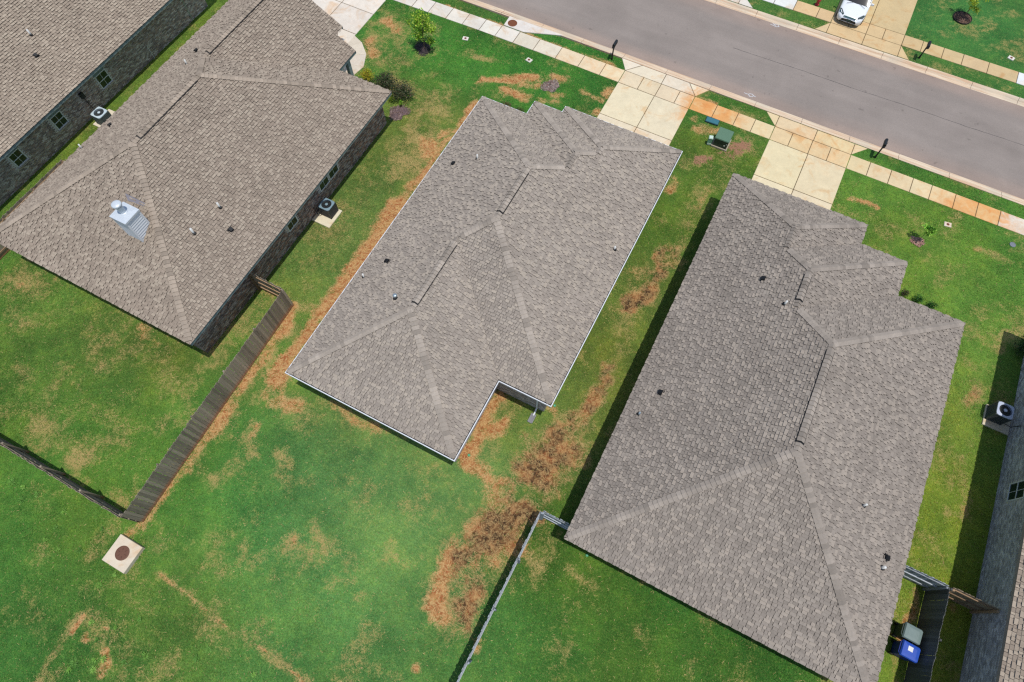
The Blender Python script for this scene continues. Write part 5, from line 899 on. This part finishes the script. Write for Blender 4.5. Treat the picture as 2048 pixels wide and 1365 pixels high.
LIME = [(172, 204, 66), (146, 186, 54), (112, 158, 48), (198, 218, 88), (84, 130, 42)]
tree(-21.53, 28.73, 2.65, .035, (.6, 2.5, .8), .13, LIME, 'young leafy lime-green tree on the front lawn of the brown-roofed house', 5, 11, (.05, .1), 62)
mulch_bed(-21.62, 28.72, .5, [(78, 70, 74), (92, 80, 78), (60, 54, 54)], 'dark mulch ring under the leafy lime-green tree', seed=3)
tree(-12.47, 29.58, 1.5, .016, (.5, 1.4, .28), .05, LIME, 'bare leafless twig of a tree in front of the centre house', 7, 9, (.0, .06), 0)
mulch_bed(-12.45, 29.55, .46, [(150, 134, 128), (124, 108, 104), (176, 160, 150), (140, 104, 92)], 'greyish mulch ring under the bare twig tree', seed=4)
tree(11.57, 28.56, 1.6, .014, (.75, 1.2, .36), .12, [(128, 184, 66), (150, 200, 76), (96, 156, 54), (176, 214, 92)], 'thin staked sapling with a small green crown right of the right driveway', 9, 6, (.05, .05), 30)
mulch_bed(11.55, 28.45, .3, [(178, 134, 122), (160, 116, 104), (190, 160, 140)], 'small pinkish mulch patch under the staked sapling', n=240, seed=5)
tree(10.26, 48.49, 2.6, .035, (.7, 2.4, .7), .11, [(190, 206, 70), (166, 190, 58), (128, 160, 48), (206, 214, 96)], 'yellow-green young tree cut by the top edge across the road', 11, 9, (.1, .1), 60)
mulch_bed(10.22, 48.42, .62, [(120, 92, 78), (96, 78, 70), (142, 112, 94)], 'round mulch bed with black edging across the road', True, seed=6)
def shrub(px, py, r, h, cols, leaf, n, label, seed, grp='shrubs beside the houses'):
    p = at(px, py); t = empty('shrub', (p[0], p[1], 0), label=label, cat='shrub', group=grp); rs = RS(seed); cl = []; mb = MB()
    for i in range(9):
        q = i * 2.4; d = r * .62 * math.sqrt((i + .3) / 9); c = (d * math.cos(q), d * math.sin(q), h * (.42 + .34 * (1 - d / r)) + rs.uniform(-.06, .06)); cl.append((c, (r * .42, r * .42, h * .34), n // 9)); mb.tube([(0, 0, -.02), (c[0] * .6, c[1] * .6, c[2] * .55), c], [.02, .014, .006], 5, A(96, 78, 60))
    mb.build('stems', M['paint'], t); leaf_cloud('foliage', cl, leaf, cols, t, seed + 1, .8); return t
DARKG = [(72, 92, 58), (54, 76, 46), (96, 112, 76), (110, 92, 76), (40, 60, 38), (128, 122, 92)]; GOLD = [(196, 192, 50), (170, 176, 44), (214, 202, 74), (136, 150, 44), (184, 140, 60)]
shrub(736, 163, .55, .95, GOLD, .075, 900, 'golden yellow shrub beside the curved front walk', 21); shrub(772, 178, 1.0, 1.0, DARKG, .085, 2200, 'large dark green shrub right of the golden shrub', 23); shrub(806, 194, .92, .9, DARKG, .085, 2000, 'dark green shrub with purplish leaves at the front bed corner', 25)
shrub(815, 196, .26, .35, [(150, 190, 60), (122, 168, 52), (176, 204, 80)], .06, 260, 'small lime shrub at the right end of the front bed', 27); shrub(784, 202, .34, .42, [(160, 180, 54), (130, 158, 48), (96, 130, 44)], .06, 320, 'low lime shrub tucked behind the brown roof corner', 29); shrub(803, 214, .16, .55, [(140, 190, 60), (110, 170, 50), (160, 206, 76)], .055, 160, 'single upright lime seedling in the mulch', 31)
shrub(1012, 218, .42, .5, [(92, 110, 60), (70, 90, 48), (128, 118, 76), (150, 130, 90)], .07, 620, 'scrubby olive shrub against the centre house front', 33); shrub(1038, 230, .42, .5, [(86, 104, 56), (66, 86, 46), (118, 112, 70)], .07, 620, 'second olive shrub tucked in the centre house front corner', 35)
shrub(1806, 590, .3, .4, [(70, 84, 60), (96, 70, 60), (60, 74, 46)], .06, 320, 'reddish green shrub nearest the right house step', 37); shrub(1831, 603, .34, .45, [(56, 108, 44), (44, 90, 36), (76, 128, 56)], .065, 420, 'middle green shrub of three along the right house front', 39); shrub(1858, 615, .34, .45, [(50, 98, 40), (40, 84, 34), (70, 120, 50)], .065, 420, 'outermost green shrub of three along the right house front', 41)
shrub(2040, 700, .75, .8, [(58, 82, 48), (44, 66, 38), (76, 98, 60)], .085, 1100, 'dark shrub in shade at the whitewashed house corner', 43)
mulch_bed(*at(797, 226)[:2], .55, [(132, 110, 112), (112, 92, 92), (154, 132, 126), (120, 96, 84)], 'purplish mulch bed at the brown-roofed house corner', n=420, seed=8)
# weeds in the rough grass at lower left, each a rosette of long blades
WEED = [(47, 975), (130, 1025), (112, 1055), (160, 1102), (118, 1100), (92, 1080), (25, 965), (205, 1058), (185, 1245), (232, 1255), (280, 1240), (195, 1280), (208, 1318), (190, 1320), (150, 1325), (250, 1325), (188, 1340), (292, 1312), (418, 1300), (395, 1316), (508, 1350), (140, 1340), (75, 990), (45, 1000), (230, 1150), (200, 1170)]
wrs = RS(301)
for i, (px, py) in enumerate(WEED):
    p = at(px, py); L = wrs.uniform(.12, .24); V, Q, CQ = [], [], []; c = np.array(A(*[(166, 212, 104), (150, 200, 92), (138, 190, 92), (120, 172, 80)][i % 4]))
    for k in range(44):
        q = wrs.uniform(0, 6.283); l = L * wrs.uniform(.5, 1.2); wd = .009; u = np.array([math.cos(q), math.sin(q), 0]); v = np.array([-u[1], u[0], 0]) * wd; z1, z2 = wrs.uniform(.05, .1), wrs.uniform(.03, .09); n = len(V); V += [-v * .5, u * l * .5 + v + (0, 0, z1), u * l + (0, 0, z2), u * l * .5 - v + (0, 0, z1)]; V[n] = V[n] + np.array([0, 0, .0]); Q.append((n, n + 3, n + 2, n + 1)); CQ.append(c * wrs.uniform(.7, 1.3))
    o = np_mesh('weed', np.array([np.asarray(v, float) for v in V]), Q, M['leaf'], np.clip(np.array(CQ), 0, .8)); o.location = (p[0], p[1], 0); tag(o, 'bright green weed rosette in the rough grass at lower left', 'weed', 'weeds in the rough grass')
# ------------------------------------------------------------------ grass blades and straw lying over the lawn
def blades(n, seed):
    rs = RS(seed); X = rs.uniform(-52, 22, n); Y = rs.uniform(-14, 33.95, n); ok = inview(np.stack([X, Y, X * 0], 1), .06)
    for x0, x1, y0, y1 in ((-14.1, -5.8, 5.1, 24.2), (-6, -3.1, 9.5, 25.4), (.95, 13.2, 4.4, 21.8), (.95, 7.5, 4.4, 25.3), (-32.4, -20.3, 4.2, 21.9), (-49, -37.2, 3, 26), (18.1, 31, 1, 25), (-8.64, -3.74, 24, 33.9), (1.66, 6.48, 24, 33.9), (-31.5, -26.4, 24, 32), (-32, -25, 22, 24.3), (-17.9, -16.6, -6.34, -5.06), (-20.3, -19.05, 13.7, 15), (-36.7, -35.5, 13.3, 14.75), (16.9, 18.1, 18.98, 20.1), (-1.43, -.43, 29.62, 30.62), (-2.45, -1.6, 31.3, 31.8)): ok &= ~((X > x0) & (X < x1) & (Y > y0) & (Y < y1))
    sx = -.008 * np.clip(X, -12, 26) - .02 * np.clip(-19 - X, 0, None); ok &= ~((Y > YI + sx - .01) & (Y < YO + sx + .01)); ok &= ~((Y > YO + sx) & (((X > -9.1) & (X < -3.3)) | ((X > .9) & (X < 7.1)) | ((X > -17.9) & (X < -14.2)))); ok &= ~((np.hypot(X + 26.3, Y - 25.2) < 2.1) & (X > -27.5))
    X, Y = X[ok], Y[ok]; i = np.clip(((X - GX0) / CELL).astype(int), 0, len(gx) - 1); j = np.clip(((Y - GY0) / CELL).astype(int), 0, len(gy) - 1)
    cl, st, mu, ml, G = (LF[k][i, j] for k in ('clay', 'straw', 'mud', 'mulch', 'G')); bare = np.maximum(np.maximum(cl, mu), ml); r = rs.rand(len(X)); isstraw = (rs.rand(len(X)) < np.clip(np.maximum(st * .5, bare * .7) - .14, .02, .9)); keep = r > np.clip(bare * 1.3 - .35, 0, .93); X, Y, G, isstraw, bare = X[keep], Y[keep], G[keep], isstraw[keep], bare[keep]; m_ = len(X)
    q = rs.uniform(0, 2 * np.pi, m_) + (fbm(X, Y, 2., 171) - .5) * 6; L = rs.uniform(.045, .11, m_) * np.where(isstraw, 1.5, 1); wd = rs.uniform(.006, .013, m_); z = np.where(isstraw, rs.uniform(.01, .03, m_), rs.uniform(.02, .06, m_)); u = np.stack([np.cos(q), np.sin(q), 0 * q], 1); v = np.stack([-np.sin(q), np.cos(q), 0 * q], 1) * wd[:, None]; P = np.stack([X, Y, 0 * X - .005], 1)
    V = np.stack([P - v, P + v, P + u * L[:, None] + np.stack([0 * q, 0 * q, z], 1)], 1).reshape(-1, 3); F_ = np.arange(3 * m_).reshape(-1, 3)
    col = np.where(isstraw[:, None], np.array(A(196, 172, 116)) * rs.uniform(.6, 1.15, m_)[:, None], G * rs.uniform(.7, 1.45, m_)[:, None] * np.stack([rs.uniform(.8, 1.5, m_), np.ones(m_), rs.uniform(.6, 1.2, m_)], 1))
    o = np_mesh('grass', V, F_, M['blade'], np.clip(col, .003, .8)); tag(o, 'short mown grass and dead straw over the yards', 'grass', kind='stuff'); return o
M['blade'] = pmat('grass_blade', None, .7, .1, 3, src='attr', spec=.15)
blades(1150000, 400)
